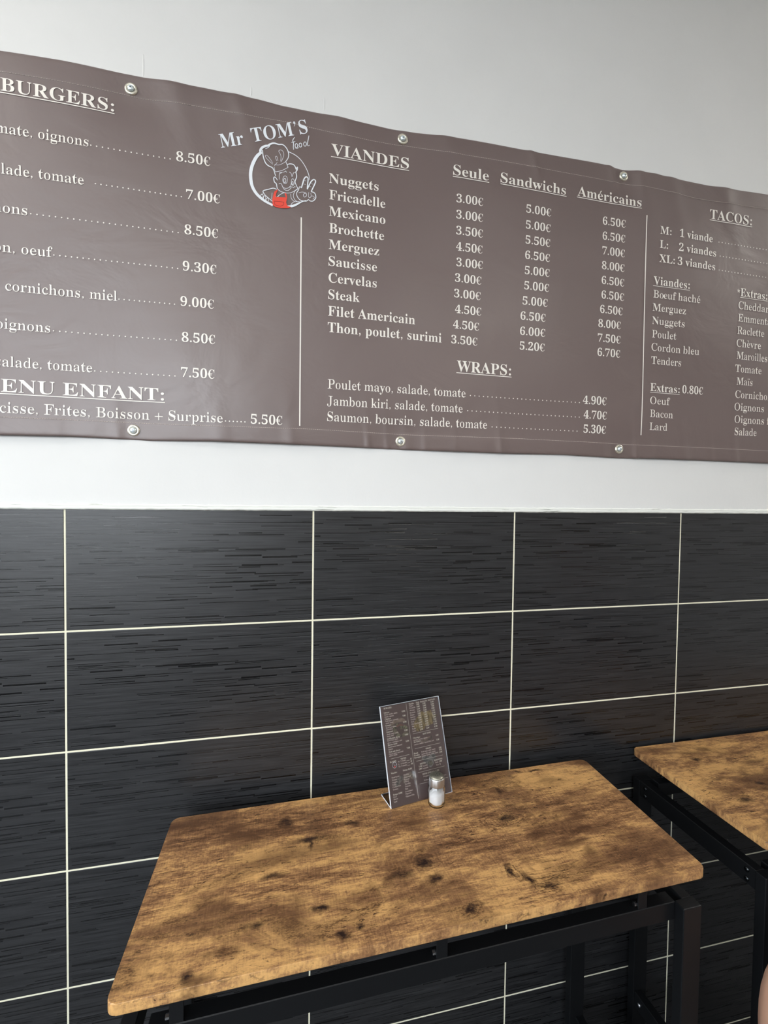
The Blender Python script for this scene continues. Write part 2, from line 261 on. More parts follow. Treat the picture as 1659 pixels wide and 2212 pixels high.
# ------------------------------------------------------------------ print data (1e-4 m on the banner / card)
GLYPHS = [
 (65,650,[[-13,0,-13,27,13,32,35,45,54,71,73,111,307,694,334,693,572,129,612,51,632,33,660,27,660,0,341,0,341,27,386,32,413,45,422,68,406,121,376,197,154,197,117,105,113,88,111,72,119,47,143,32,184,27,190,27,190,0],[169,239,360,239,263,475]]),
 (66,659,[[24,0,24,26,67,33,93,48,107,77,111,122,111,549,109,587,103,614,92,633,76,645,53,651,23,653,23,678,328,678,443,668,525,639,574,590,590,522,572,450,518,399,427,368,513,343,574,307,611,257,623,196,615,139,592,90,553,52,499,23,433,6,354,0],[271,375,280,375,348,383,392,406,416,448,424,514,418,573,401,614,370,638,322,646,294,643,280,633,273,613,271,582],[330,36,385,45,422,73,441,121,448,191,439,262,413,309,365,335,294,344,271,344,271,97,274,68,284,50,301,39]]),
 (67,697,[[382,-16,288,-5,205,30,135,84,83,156,50,242,39,340,50,437,84,523,137,594,207,648,291,682,386,693,460,684,547,655,577,648,607,659,624,693,650,693,650,459,625,459,584,542,531,606,466,646,395,660,316,640,259,579,225,478,214,337,227,205,264,111,327,54,414,35,474,43,533,67,589,105,638,158,666,132,589,50,494,0]]),
 (68,738,[[30,0,30,26,69,32,94,44,106,69,110,111,110,557,105,606,91,635,64,648,22,653,22,678,330,678,440,668,532,639,604,590,655,523,687,439,697,339,675,191,608,85,496,21,340,0],[331,36,391,44,439,70,476,112,501,171,517,247,522,341,510,474,475,569,415,626,332,645,301,641,282,631,274,609,271,573,271,107,274,72,282,51,300,40]]),
 (69,658,[[21,0,21,25,65,30,93,44,107,72,112,116,112,549,107,603,93,634,66,648,24,653,24,678,594,678,594,476,571,476,559,532,537,575,507,605,440,632,345,641,298,638,285,632,277,621,272,578,272,366,288,366,346,375,386,401,412,446,429,514,453,514,453,176,428,176,420,229,407,270,386,299,359,318,322,328,276,331,272,331,272,100,275,69,286,52,307,44,343,41,410,45,467,58,513,79,552,112,585,156,612,213,640,213,599,0]]),
 (70,602,[[23,0,23,26,67,34,93,50,107,79,111,125,111,558,106,603,92,630,64,645,21,653,21,678,586,678,586,476,562,476,549,532,529,574,501,605,462,626,409,638,342,642,298,640,285,635,277,627,271,593,271,368,283,368,340,377,381,403,408,448,423,516,450,516,450,176,424,176,409,251,382,299,341,324,281,333,271,333,271,120,273,88,280,64,292,46,312,35,342,29,382,26,382,0]]),
 (71,756,[[399,-15,298,-4,211,29,139,82,86,153,52,240,41,341,52,439,86,524,138,595,208,648,290,682,383,693,464,684,550,656,577,649,592,652,604,660,624,693,651,693,651,458,625,458,600,515,569,564,532,604,490,635,445,654,398,660,319,640,262,580,228,479,217,339,223,243,240,163,268,101,306,55,354,28,410,19,458,24,489,41,505,68,510,106,510,190,505,229,490,254,460,266,410,271,410,295,745,295,745,271,704,266,680,254,668,230,664,191,664,43,532,-1]]),
 (72,779,[[23,0,23,26,67,32,93,47,107,75,111,120,111,564,106,605,93,631,66,646,24,653,24,678,360,678,360,653,304,643,288,633,278,618,273,595,271,564,271,373,509,373,509,564,502,618,493,633,477,643,420,653,420,678,755,678,755,653,712,646,686,632,673,606,669,564,669,120,673,77,687,49,712,33,755,26,755,0,420,0,420,26,463,32,490,46,504,73,509,120,509,329,271,329,271,120,275,75,289,47,316,32,360,26,360,0]]),
 (73,388,[[20,0,20,26,63,34,91,48,107,73,112,112,112,576,107,614,94,637,67,648,20,653,20,678,364,678,364,653,319,648,292,637,277,614,272,576,272,115,279,66,289,50,307,39,366,26,366,0]]),
 (74,492,[[162,-97,117,-93,77,-80,43,-60,17,-33,1,-1,-5,34,0,66,16,91,39,106,66,111,95,106,118,92,133,70,138,41,135,19,126,-2,114,-29,125,-52,156,-60,187,-54,207,-37,217,-8,220,32,220,546,218,582,212,609,200,628,182,641,155,648,118,653,118,678,468,678,468,653,435,649,412,642,396,630,387,612,380,546,380,132,366,32,326,-40,257,-83]]),
 (75,760,[[24,0,24,26,68,32,94,47,108,75,112,120,112,564,107,605,94,632,67,647,25,653,25,678,361,678,361,653,305,643,289,633,279,618,274,595,272,564,272,348,478,556,509,593,519,623,498,646,433,653,433,678,723,678,723,653,710,653,650,640,584,601,513,537,403,424,690,69,725,37,746,29,773,26,773,0,418,0,418,26,456,27,479,31,493,40,497,51,491,70,471,98,297,318,272,295,272,120,277,75,290,47,317,32,361,26,361,0]]),
 (76,635,[[23,0,23,26,67,32,93,47,107,75,111,120,111,564,106,606,93,633,66,647,24,653,24,678,372,678,372,653,310,646,291,636,280,620,273,597,271,564,271,123,276,70,284,55,298,47,348,41,414,46,469,59,513,83,551,119,582,167,609,230,636,230,598,0]]),
 (77,944,[[21,0,21,26,64,32,92,47,107,74,112,118,112,569,110,598,105,619,95,634,79,644,22,653,22,678,275,678,472,212,669,678,919,678,919,653,878,645,853,630,839,604,834,563,834,127,836,90,841,64,851,45,866,35,918,26,918,0,589,0,589,26,644,37,660,48,670,66,675,90,677,124,677,594,429,0,402,0,157,579,157,119,162,72,178,44,207,30,252,26,252,0]]),
 (78,735,[[600,-16,159,521,159,117,163,73,177,46,203,32,248,26,248,0,27,0,27,26,58,29,81,35,96,45,106,62,111,85,113,117,113,578,54,645,27,653,27,678,233,678,582,251,582,562,580,594,575,617,565,632,549,643,493,653,493,678,714,678,714,653,671,647,645,633,632,605,628,561,628,-16]]),
 (79,782,[[388,-16,317,-9,251,11,192,43,141,86,98,138,67,199,48,266,41,339,48,411,67,479,98,539,141,592,193,635,254,667,321,687,395,694,466,687,532,668,591,636,642,594,684,542,716,481,735,413,742,339,735,266,716,199,684,138,641,86,589,43,529,11,461,-9],[394,18,469,38,522,98,554,199,565,339,560,436,544,516,518,579,482,624,438,651,387,660,312,640,259,580,227,479,216,339,221,243,237,163,264,100,300,54,343,27]]),
 (80,622,[[23,0,23,26,67,32,93,47,107,75,111,120,111,564,106,605,93,631,66,646,24,653,24,678,318,678,428,672,500,655,546,628,580,592,602,547,609,494,602,441,581,396,546,358,497,329,435,312,360,306,271,306,271,120,275,75,289,47,316,32,360,26,360,0],[271,342,300,342,363,351,405,376,427,422,435,490,429,558,410,605,375,633,322,642,297,639,282,631,274,616,271,593]]),
 (81,782,[[563,-172,469,-161,390,-129,326,-76,278,-1,209,31,151,75,104,129,70,192,48,263,41,339,48,411,67,479,98,539,141,592,193,635,254,667,321,687,395,694,466,687,532,668,591,636,642,594,684,542,716,481,735,413,742,339,735,262,713,191,676,128,626,73,565,31,492,0,536,-67,592,-107,662,-120,695,-117,732,-109,737,-137,648,-163],[395,18,470,38,523,98,555,199,566,339,561,436,545,516,518,579,482,624,438,651,387,660,312,640,259,580,227,479,216,339,221,243,238,163,265,100,301,54,344,27]]),
 (82,704,[[23,0,23,26,67,32,93,47,107,75,111,120,111,564,106,605,93,631,66,646,24,653,24,678,323,678,454,667,547,634,588,599,613,554,621,498,604,425,553,370,469,333,643,75,674,38,690,29,712,26,715,26,715,0,504,0,300,316,271,316,271,120,275,75,289,47,316,32,360,26,360,0],[271,348,303,348,370,357,417,385,443,432,452,500,445,562,423,607,386,633,334,642,301,639,282,629,274,609,271,574]]),
 (83,581,[[64,-16,64,235,93,235,123,140,166,74,222,35,293,22,344,30,383,54,407,89,415,133,406,174,379,209,335,238,242,284,167,329,115,376,84,430,74,494,81,551,100,600,131,639,172,669,220,688,275,694,342,687,420,667,434,664,446,662,467,670,477,694,505,694,505,475,480,475,462,528,437,573,406,610,370,639,330,656,289,662,243,655,208,635,185,604,178,566,185,530,204,501,236,476,281,451,377,406,431,377,473,347,502,315,521,280,531,241,535,198,527,138,505,86,468,43,418,12,357,-8,286,-15,236,-12,187,1,147,14,126,18,112,16,103,11,91,-16]]),
 (84,630,[[137,0,137,26,183,31,212,46,227,75,232,120,232,645,222,645,151,634,97,601,61,546,43,473,16,473,16,678,611,678,611,472,586,472,568,548,531,602,475,634,400,645,392,645,392,120,397,73,412,45,440,31,488,26,488,0]]),
 (85,733,[[369,-19,286,-12,219,8,170,43,136,91,116,154,109,231,109,564,104,605,91,631,64,646,22,653,22,678,358,678,358,653,302,643,285,633,275,618,269,564,269,208,277,131,303,77,346,44,409,33,486,46,540,84,573,148,584,237,584,563,579,604,565,631,537,645,489,653,489,678,706,678,706,653,668,644,645,628,633,602,629,563,629,270,622,176,601,102,566,48,515,11,450,-12]]),
 (86,637,[[316,-19,66,567,34,626,12,644,-21,653,-21,678,314,678,314,653,274,651,248,644,232,630,227,610,240,563,385,213,518,562,528,609,523,630,509,643,483,650,445,653,445,678,658,678,658,653,630,649,608,637,589,612,569,570,342,-19]]),
 (87,910,[[254,-16,48,585,36,615,23,636,4,648,-23,653,-23,678,269,678,269,653,242,650,223,643,213,631,209,611,220,555,332,228,448,525,426,594,414,623,398,640,375,648,341,653,341,678,654,678,654,653,616,649,593,635,585,613,594,575,706,247,805,550,817,605,813,627,801,641,780,649,749,653,749,678,929,678,929,653,904,644,885,627,870,601,856,565,664,-16,637,-16,470,460,283,-16]]),
 (88,701,[[17,0,17,26,59,34,98,58,134,99,288,310,116,575,71,633,49,648,24,653,21,653,21,678,363,678,363,653,341,653,298,644,283,618,287,601,300,578,394,431,479,556,498,590,505,616,497,636,474,648,436,653,436,678,682,678,682,653,677,653,636,647,600,630,566,599,531,556,418,394,615,85,650,41,667,30,687,26,691,26,691,0,355,0,355,26,362,26,401,30,424,42,432,61,426,85,409,118,312,272,205,120,190,93,185,67,193,44,218,31,259,26,259,0]]),
 (89,634,[[151,0,151,26,195,32,221,47,235,75,239,120,239,266,69,576,44,617,21,639,1,648,-20,652,-20,678,308,678,308,652,291,652,267,650,248,644,236,633,232,620,244,583,370,336,496,545,513,580,519,607,511,632,486,647,444,652,439,652,439,678,654,678,654,652,630,646,609,632,570,583,399,303,399,120,404,75,417,47,444,32,488,26,488,0]]),
 (90,658,[[30,0,30,16,411,640,319,640,259,636,211,626,172,605,140,575,114,530,91,471,66,471,85,678,605,678,605,660,228,43,356,43,449,55,520,91,572,153,606,244,631,244,606,0]]),
 (97,512,[[379,-15,337,-8,310,15,298,52,250,16,198,-6,142,-13,96,-6,60,17,38,51,30,94,37,135,59,172,95,203,177,244,296,283,296,359,292,395,278,421,255,435,220,440,171,432,155,408,169,382,179,363,183,344,178,320,164,301,142,288,115,284,87,289,67,303,53,324,49,352,55,385,73,415,103,439,141,458,188,470,241,474,332,464,392,435,425,385,436,313,436,93,439,59,444,53,453,51,477,62,490,41,438,-1],[225,50,259,61,278,75,296,94,296,252,229,225,189,183,176,125,181,83,198,58]]),
 (98,537,[[64,-17,64,578,62,617,55,638,39,649,12,654,12,678,206,678,206,415,241,448,282,467,329,474,379,467,423,445,459,411,486,365,503,310,509,247,502,175,481,112,447,59,402,19,347,-7,286,-15,220,-1,156,42,79,-17],[272,21,304,27,328,44,345,73,360,141,365,238,360,318,344,374,316,406,274,417,252,413,231,402,215,383,206,360,206,102,213,57,235,30]]),
 (99,437,[[232,-15,178,-7,129,16,88,53,56,101,36,159,29,223,37,292,60,353,96,403,143,442,198,467,260,475,324,467,373,444,403,409,413,365,409,340,397,321,377,308,352,304,319,312,299,335,292,373,293,389,294,404,284,433,252,442,205,424,176,370,167,279,176,183,204,114,232,82,265,63,304,57,356,70,404,107,424,90,369,32,305,-3]]),
 (100,551,[[208,-15,159,-7,116,16,79,52,52,99,35,156,29,219,35,291,54,354,83,405,121,443,167,466,217,474,261,468,299,449,332,417,332,597,328,623,316,641,294,650,262,654,262,678,475,678,475,112,477,81,484,61,498,48,526,41,526,16,438,8,332,-15,332,58,300,17,258,-7],[255,42,278,47,301,62,320,84,332,113,332,360,324,383,307,402,285,414,259,418,219,406,194,372,180,312,175,228,179,146,193,87,218,53]]),
 (101,448,[[229,-15,174,-7,126,16,86,52,55,102,36,163,29,234,36,300,56,358,88,406,130,443,179,466,234,474,287,468,333,449,371,417,399,374,415,321,421,258,421,247,174,247,182,167,206,109,244,75,297,63,335,70,370,92,402,128,424,108,370,40,305,-1],[173,286,300,286,300,320,297,375,288,413,269,435,240,442,203,427,180,380,173,303]]),
 (102,318,[[22,0,22,24,59,33,68,41,74,52,78,109,78,412,24,412,24,462,78,462,78,526,90,596,126,649,183,681,259,692,315,685,357,664,383,632,392,595,388,567,375,546,356,533,334,529,310,533,291,544,279,560,275,582,278,603,287,626,292,635,294,644,288,656,268,660,243,655,229,640,222,615,220,581,220,462,303,462,303,412,220,412,220,97,224,60,235,38,258,28,297,24,297,0]]),
 (103,487,[[217,-209,132,-202,71,-181,34,-149,21,-111,30,-81,57,-57,102,-38,65,-15,42,13,35,45,42,80,63,110,99,138,152,164,86,200,46,251,33,316,39,360,59,399,90,430,131,454,179,469,234,474,292,469,347,453,472,453,472,399,399,399,425,354,434,303,428,262,411,225,384,195,348,172,305,158,256,153,234,154,211,155,187,151,168,141,154,125,150,106,165,81,210,73,261,73,332,70,386,60,425,43,451,19,465,-14,470,-55,463,-100,441,-137,406,-168,326,-199],[234,185,264,193,284,217,294,257,297,314,294,371,284,411,264,434,234,442,204,434,185,411,174,371,170,314,174,257,185,217,204,193],[239,-173,324,-165,375,-140,392,-98,387,-76,371,-62,344,-54,305,-51,144,-51,118,-77,109,-108,117,-133,141,-154,181,-168]]),
 (104,567,[[27,0,27,24,52,28,67,38,75,56,78,83,78,594,76,621,68,639,53,650,28,655,28,678,220,678,220,397,261,440,308,465,362,474,419,464,460,434,484,385,492,315,492,83,495,56,502,39,517,28,541,24,541,0,301,0,301,24,308,24,331,31,345,50,350,83,350,323,348,359,341,384,327,399,302,404,258,391,220,350,220,83,222,56,230,39,244,28,268,24,268,0]]),
 (105,295,[[150,539,121,544,97,561,80,585,75,614,80,644,97,668,121,685,150,690,179,685,204,668,220,644,225,614,220,585,203,561,179,544],[27,0,27,24,52,29,68,38,75,55,78,83,78,375,76,406,70,424,55,433,30,437,31,462,221,462,221,83,223,56,230,39,244,29,268,24,268,0]]),
 (106,312,[[158,541,129,546,105,562,88,587,83,616,89,646,105,670,129,687,158,692,188,687,212,670,229,646,234,616,229,587,212,563,188,546],[53,-209,17,-206,-16,-195,-44,-179,-65,-157,-79,-132,-83,-104,-79,-79,-67,-60,-47,-47,-22,-43,3,-47,22,-58,35,-76,39,-98,36,-114,28,-130,16,-153,24,-169,46,-174,73,-168,87,-149,93,-119,95,-80,95,372,92,404,83,424,65,434,33,438,33,462,237,462,237,-32,232,-86,215,-130,189,-165,130,-198]]),
 (107,534,[[26,0,26,24,52,29,68,39,75,56,78,83,78,592,76,621,70,640,56,649,30,654,31,678,220,678,220,251,338,369,357,393,363,414,350,431,311,437,306,437,306,462,514,462,514,437,459,423,409,387,331,311,515,51,536,31,560,24,560,0,314,0,314,24,323,24,348,30,356,47,345,73,242,219,220,200,220,83,222,56,230,39,244,29,268,24,268,0]]),
 (108,297,[[27,0,27,24,52,29,68,38,75,55,78,83,78,592,76,620,70,639,56,650,30,654,30,678,221,678,221,83,223,56,230,39,244,29,268,24,268,0]]),
 (109,825,[[27,0,27,24,52,28,67,38,75,56,78,83,78,377,76,404,68,423,53,434,28,438,28,462,218,462,218,394,258,438,303,465,353,474,412,465,453,436,477,389,519,436,567,465,622,474,678,464,718,434,742,385,750,315,750,83,752,56,760,39,774,28,798,24,798,0,562,0,562,24,586,28,600,39,608,57,610,83,610,323,608,359,601,384,587,399,562,404,520,391,483,353,483,83,485,57,493,39,507,28,530,24,530,0,297,0,297,24,321,28,335,39,343,57,345,83,345,323,343,358,336,384,322,399,297,404,254,391,218,350,218,83,220,57,227,40,241,29,264,24,264,0]]),
 (110,567,[[27,0,27,24,52,28,67,38,75,56,78,83,78,377,76,404,68,423,53,434,28,438,28,462,220,462,220,398,260,440,308,466,362,474,419,464,460,434,484,385,492,315,492,83,495,56,502,39,517,28,541,24,541,0,301,0,301,24,308,24,331,31,345,50,350,83,350,323,348,359,341,384,327,399,302,404,258,391,220,350,220,83,222,56,230,39,244,28,268,24,268,0]]),
 (111,501,[[251,-15,189,-7,135,17,90,55,56,105,35,163,28,229,35,296,56,356,90,405,135,443,189,466,250,474,311,466,365,443,410,406,444,357,465,298,472,229,465,161,444,102,410,53,366,16,312,-7],[251,17,287,27,311,58,319,84,324,121,327,229,323,338,309,403,285,435,251,445,214,434,191,403,178,338,174,230,178,122,183,84,191,58,215,27]]),
 (112,553,[[26,-207,26,-184,46,-181,60,-175,69,-164,75,-150,78,-95,78,362,76,400,69,422,55,433,29,439,29,462,213,462,213,391,247,438,291,466,343,475,393,467,436,444,472,407,499,360,515,302,521,238,515,169,498,108,470,56,434,18,389,-7,338,-15,292,-8,253,13,220,48,220,-86,226,-147,235,-164,249,-175,294,-183,294,-207],[291,42,330,54,356,88,371,148,376,230,372,310,359,369,335,403,296,414,254,398,220,350,220,102,238,69,262,49]]),
 (113,542,[[260,-207,260,-183,297,-179,319,-170,329,-152,333,-124,333,43,298,11,257,-8,211,-14,161,-7,117,15,81,50,53,96,36,151,30,214,37,286,59,349,93,402,139,442,192,467,253,475,320,461,383,419,460,477,476,477,476,-124,479,-151,486,-169,501,-179,527,-183,527,-207],[266,44,288,48,309,59,325,77,333,100,333,359,326,403,304,430,267,439,223,427,195,389,179,324,174,232,179,149,195,90,223,56]]),
 (114,428,[[27,0,27,24,52,29,68,38,75,55,78,83,78,375,76,406,69,425,55,433,30,437,31,462,217,462,217,375,245,417,279,449,313,468,347,474,384,469,410,453,426,428,431,396,427,370,414,349,394,336,369,331,346,334,331,344,308,372,296,383,281,387,261,380,241,360,227,327,222,286,222,83,226,55,237,38,258,28,294,24,294,0]]),
 (115,429,[[225,-15,181,-9,129,9,109,13,89,6,76,-13,53,-13,53,157,79,157,99,101,129,58,167,31,209,22,242,26,266,40,281,60,286,87,273,125,232,156,159,193,113,221,81,252,62,288,55,328,65,386,97,433,146,465,210,475,247,471,296,458,307,456,317,454,332,459,343,475,363,475,363,330,340,330,320,378,293,413,259,434,222,441,194,437,173,426,160,408,156,386,160,364,172,346,191,330,218,315,285,282,329,255,360,226,377,189,383,141,372,77,340,27,289,-5]]),
 (116,340,[[184,-14,133,-7,98,16,79,53,72,106,72,415,30,415,30,446,131,550,167,593,192,631,215,631,215,462,309,462,309,415,215,415,215,122,217,95,223,76,233,64,250,60,282,73,307,111,331,98,294,36,245,-2]]),
 (117,558,[[195,-15,136,-5,97,26,75,75,68,144,68,369,66,399,59,421,43,433,17,438,17,462,211,462,211,110,214,87,225,69,241,57,263,53,305,64,340,98,340,369,337,401,329,422,312,434,282,438,282,462,482,462,482,104,485,76,493,58,509,49,536,44,536,19,446,11,340,-15,340,60,312,29,277,5,238,-10]]),
 (118,456,[[212,-15,57,369,33,419,18,432,-4,437,-4,462,244,462,244,438,232,438,202,431,192,411,194,399,275,182,351,376,359,405,345,430,303,438,303,462,454,462,454,439,430,430,414,415,387,362,238,-15]]),
 (119,647,[[182,-15,25,394,9,424,-2,432,-16,437,-16,462,206,462,206,437,178,431,172,423,170,411,172,396,178,376,248,189,314,350,299,396,282,430,270,436,250,439,250,462,481,462,481,437,450,430,440,411,441,401,443,390,500,210,569,381,576,410,573,422,566,430,530,439,530,462,663,462,663,439,645,435,633,424,613,384,453,-15,430,-15,332,293,208,-15]]),
 (120,475,[[7,0,7,22,51,43,92,84,183,203,64,392,36,424,6,437,6,462,251,462,251,438,220,433,209,417,222,387,273,306,333,382,345,400,349,415,346,425,338,432,299,438,299,462,463,462,463,441,421,421,378,378,295,274,434,54,451,32,461,26,475,23,475,0,231,0,231,24,265,29,273,36,276,45,272,64,258,88,205,170,145,91,131,69,126,51,137,29,170,22,175,22,175,0]]),
 (121,447,[[78,-209,43,-203,15,-186,-4,-159,-10,-125,-6,-101,7,-79,27,-64,53,-59,77,-63,95,-73,107,-91,111,-113,111,-121,110,-130,115,-143,128,-147,147,-138,170,-110,193,-66,209,-7,54,373,37,410,23,428,12,435,-5,437,-7,437,-7,462,241,462,241,437,202,431,194,423,191,409,193,397,198,382,276,177,343,359,352,387,354,408,351,422,342,431,302,437,302,462,446,462,446,437,427,432,413,418,386,361,241,-36,216,-97,193,-143,168,-174,142,-195,113,-205]]),
 (122,436,[[19,0,19,21,250,428,191,428,143,422,108,405,83,372,65,322,39,322,47,462,409,462,409,433,187,37,227,37,288,44,332,65,363,103,387,160,411,160,399,0]]),
 (48,559,[[280,-10,198,2,135,36,89,91,58,165,40,255,34,359,40,463,58,552,89,625,135,679,199,713,281,724,360,713,422,679,468,625,500,552,519,462,525,358,519,254,500,165,468,91,421,36,359,2],[280,55,313,64,337,91,353,135,366,231,370,358,366,485,353,580,337,624,313,650,281,659,248,650,223,624,207,580,194,485,189,358,194,231,207,135,223,91,247,64]]),
 (49,559,[[97,0,97,53,179,53,202,57,217,67,226,87,229,118,229,619,161,544,130,522,100,515,78,520,59,535,46,559,42,589,110,613,150,634,196,666,266,718,378,718,378,118,381,91,388,70,403,57,429,53,510,53,510,0]]),
 (50,559,[[35,0,35,103,183,254,238,313,278,365,306,412,324,457,334,503,337,553,332,602,316,637,291,656,259,663,216,652,188,620,172,565,167,490,115,496,75,513,48,543,39,589,45,624,64,656,94,684,137,706,192,719,259,724,358,713,430,680,462,646,482,606,488,558,485,524,476,490,459,456,434,418,355,328,230,205,130,110,363,110,392,115,416,128,435,150,446,179,454,210,513,210,508,0]]),
 (51,559,[[243,-10,175,-6,121,7,79,27,51,52,34,80,28,110,34,144,54,168,81,183,113,188,122,132,147,92,186,68,236,60,268,63,297,73,322,91,342,118,355,156,359,207,349,259,319,301,270,329,204,338,142,338,142,400,208,400,265,410,304,441,327,487,335,547,330,595,314,632,288,655,252,663,220,657,198,641,182,615,173,583,166,508,111,513,70,530,45,557,36,597,50,646,92,687,161,715,257,724,353,713,426,682,460,649,481,609,488,561,477,499,444,449,395,409,335,381,375,371,416,355,454,331,485,300,506,258,513,206,507,150,491,104,464,66,430,37,389,15,343,1,294,-7]]),
 (52,559,[[180,0,180,53,208,53,240,56,266,66,284,87,290,125,290,186,13,186,13,247,297,714,436,714,436,252,540,252,540,186,436,186,436,125,442,87,460,66,487,56,518,53,531,53,531,0],[83,252,290,252,290,427,292,522,297,619,282,587,259,545,235,503,218,475]]),
 (53,559,[[245,-10,178,-6,125,8,86,27,60,53,45,81,40,111,46,142,62,163,88,176,120,180,123,152,131,124,144,98,165,78,193,65,230,60,262,64,291,75,316,94,336,124,349,166,353,220,344,285,318,332,275,359,217,368,154,363,106,350,60,368,92,714,470,714,475,532,418,532,410,566,397,594,384,602,364,604,156,604,140,419,188,430,250,434,322,428,384,410,436,381,475,339,498,285,506,220,500,160,483,111,455,71,421,41,380,18,336,2,290,-7]]),
 (54,559,[[293,-10,223,-1,163,27,113,73,76,139,53,224,45,330,49,410,62,485,84,552,115,610,155,657,204,694,262,716,330,724,388,720,434,709,467,691,490,668,503,642,507,614,500,585,480,560,443,542,387,536,382,596,374,623,362,646,345,660,321,665,284,657,253,635,227,597,199,513,186,401,240,427,277,435,324,438,381,432,429,414,470,384,500,342,518,292,524,231,518,164,498,106,466,57,420,20,363,-3],[296,56,330,66,357,96,373,147,379,221,373,291,355,340,325,368,287,377,259,373,230,362,203,346,186,329,195,205,219,121,254,72]]),
 (55,559,[[165,0,431,605,168,605,138,599,119,582,110,554,104,504,44,504,49,714,526,714,526,665,250,0]]),
 (56,559,[[273,-10,197,-3,136,16,89,46,56,86,36,131,30,182,40,241,71,288,117,326,177,361,124,398,85,440,61,488,53,542,59,588,75,631,104,668,148,698,208,718,285,724,350,719,403,702,445,675,485,618,498,549,489,495,462,454,419,420,363,387,440,343,491,297,520,247,529,189,522,131,499,82,462,43,411,13,348,-4],[302,421,334,444,356,472,368,507,372,551,369,579,362,606,349,630,331,649,307,662,279,666,243,658,216,634,200,598,194,554,201,508,222,474,256,446],[278,47,324,56,360,82,382,122,390,172,381,217,356,254,310,287,244,321,213,296,188,265,171,226,165,178,173,125,196,84,232,56]]),
 (57,559,[[227,-10,173,-6,131,7,100,25,79,49,67,76,63,103,66,123,75,140,90,152,112,160,130,119,154,84,188,61,232,53,290,71,332,126,360,216,373,343,348,316,316,295,277,280,231,275,177,281,130,299,90,328,59,369,41,420,35,482,42,550,62,609,96,657,142,694,198,716,264,724,333,715,393,689,443,644,482,580,506,495,514,388,510,308,498,234,477,166,448,107,408,58,359,21,298,-2],[274,347,307,352,334,366,356,387,373,414,365,524,344,600,312,643,270,657,232,646,204,615,186,562,180,488,190,410,222,363]])]
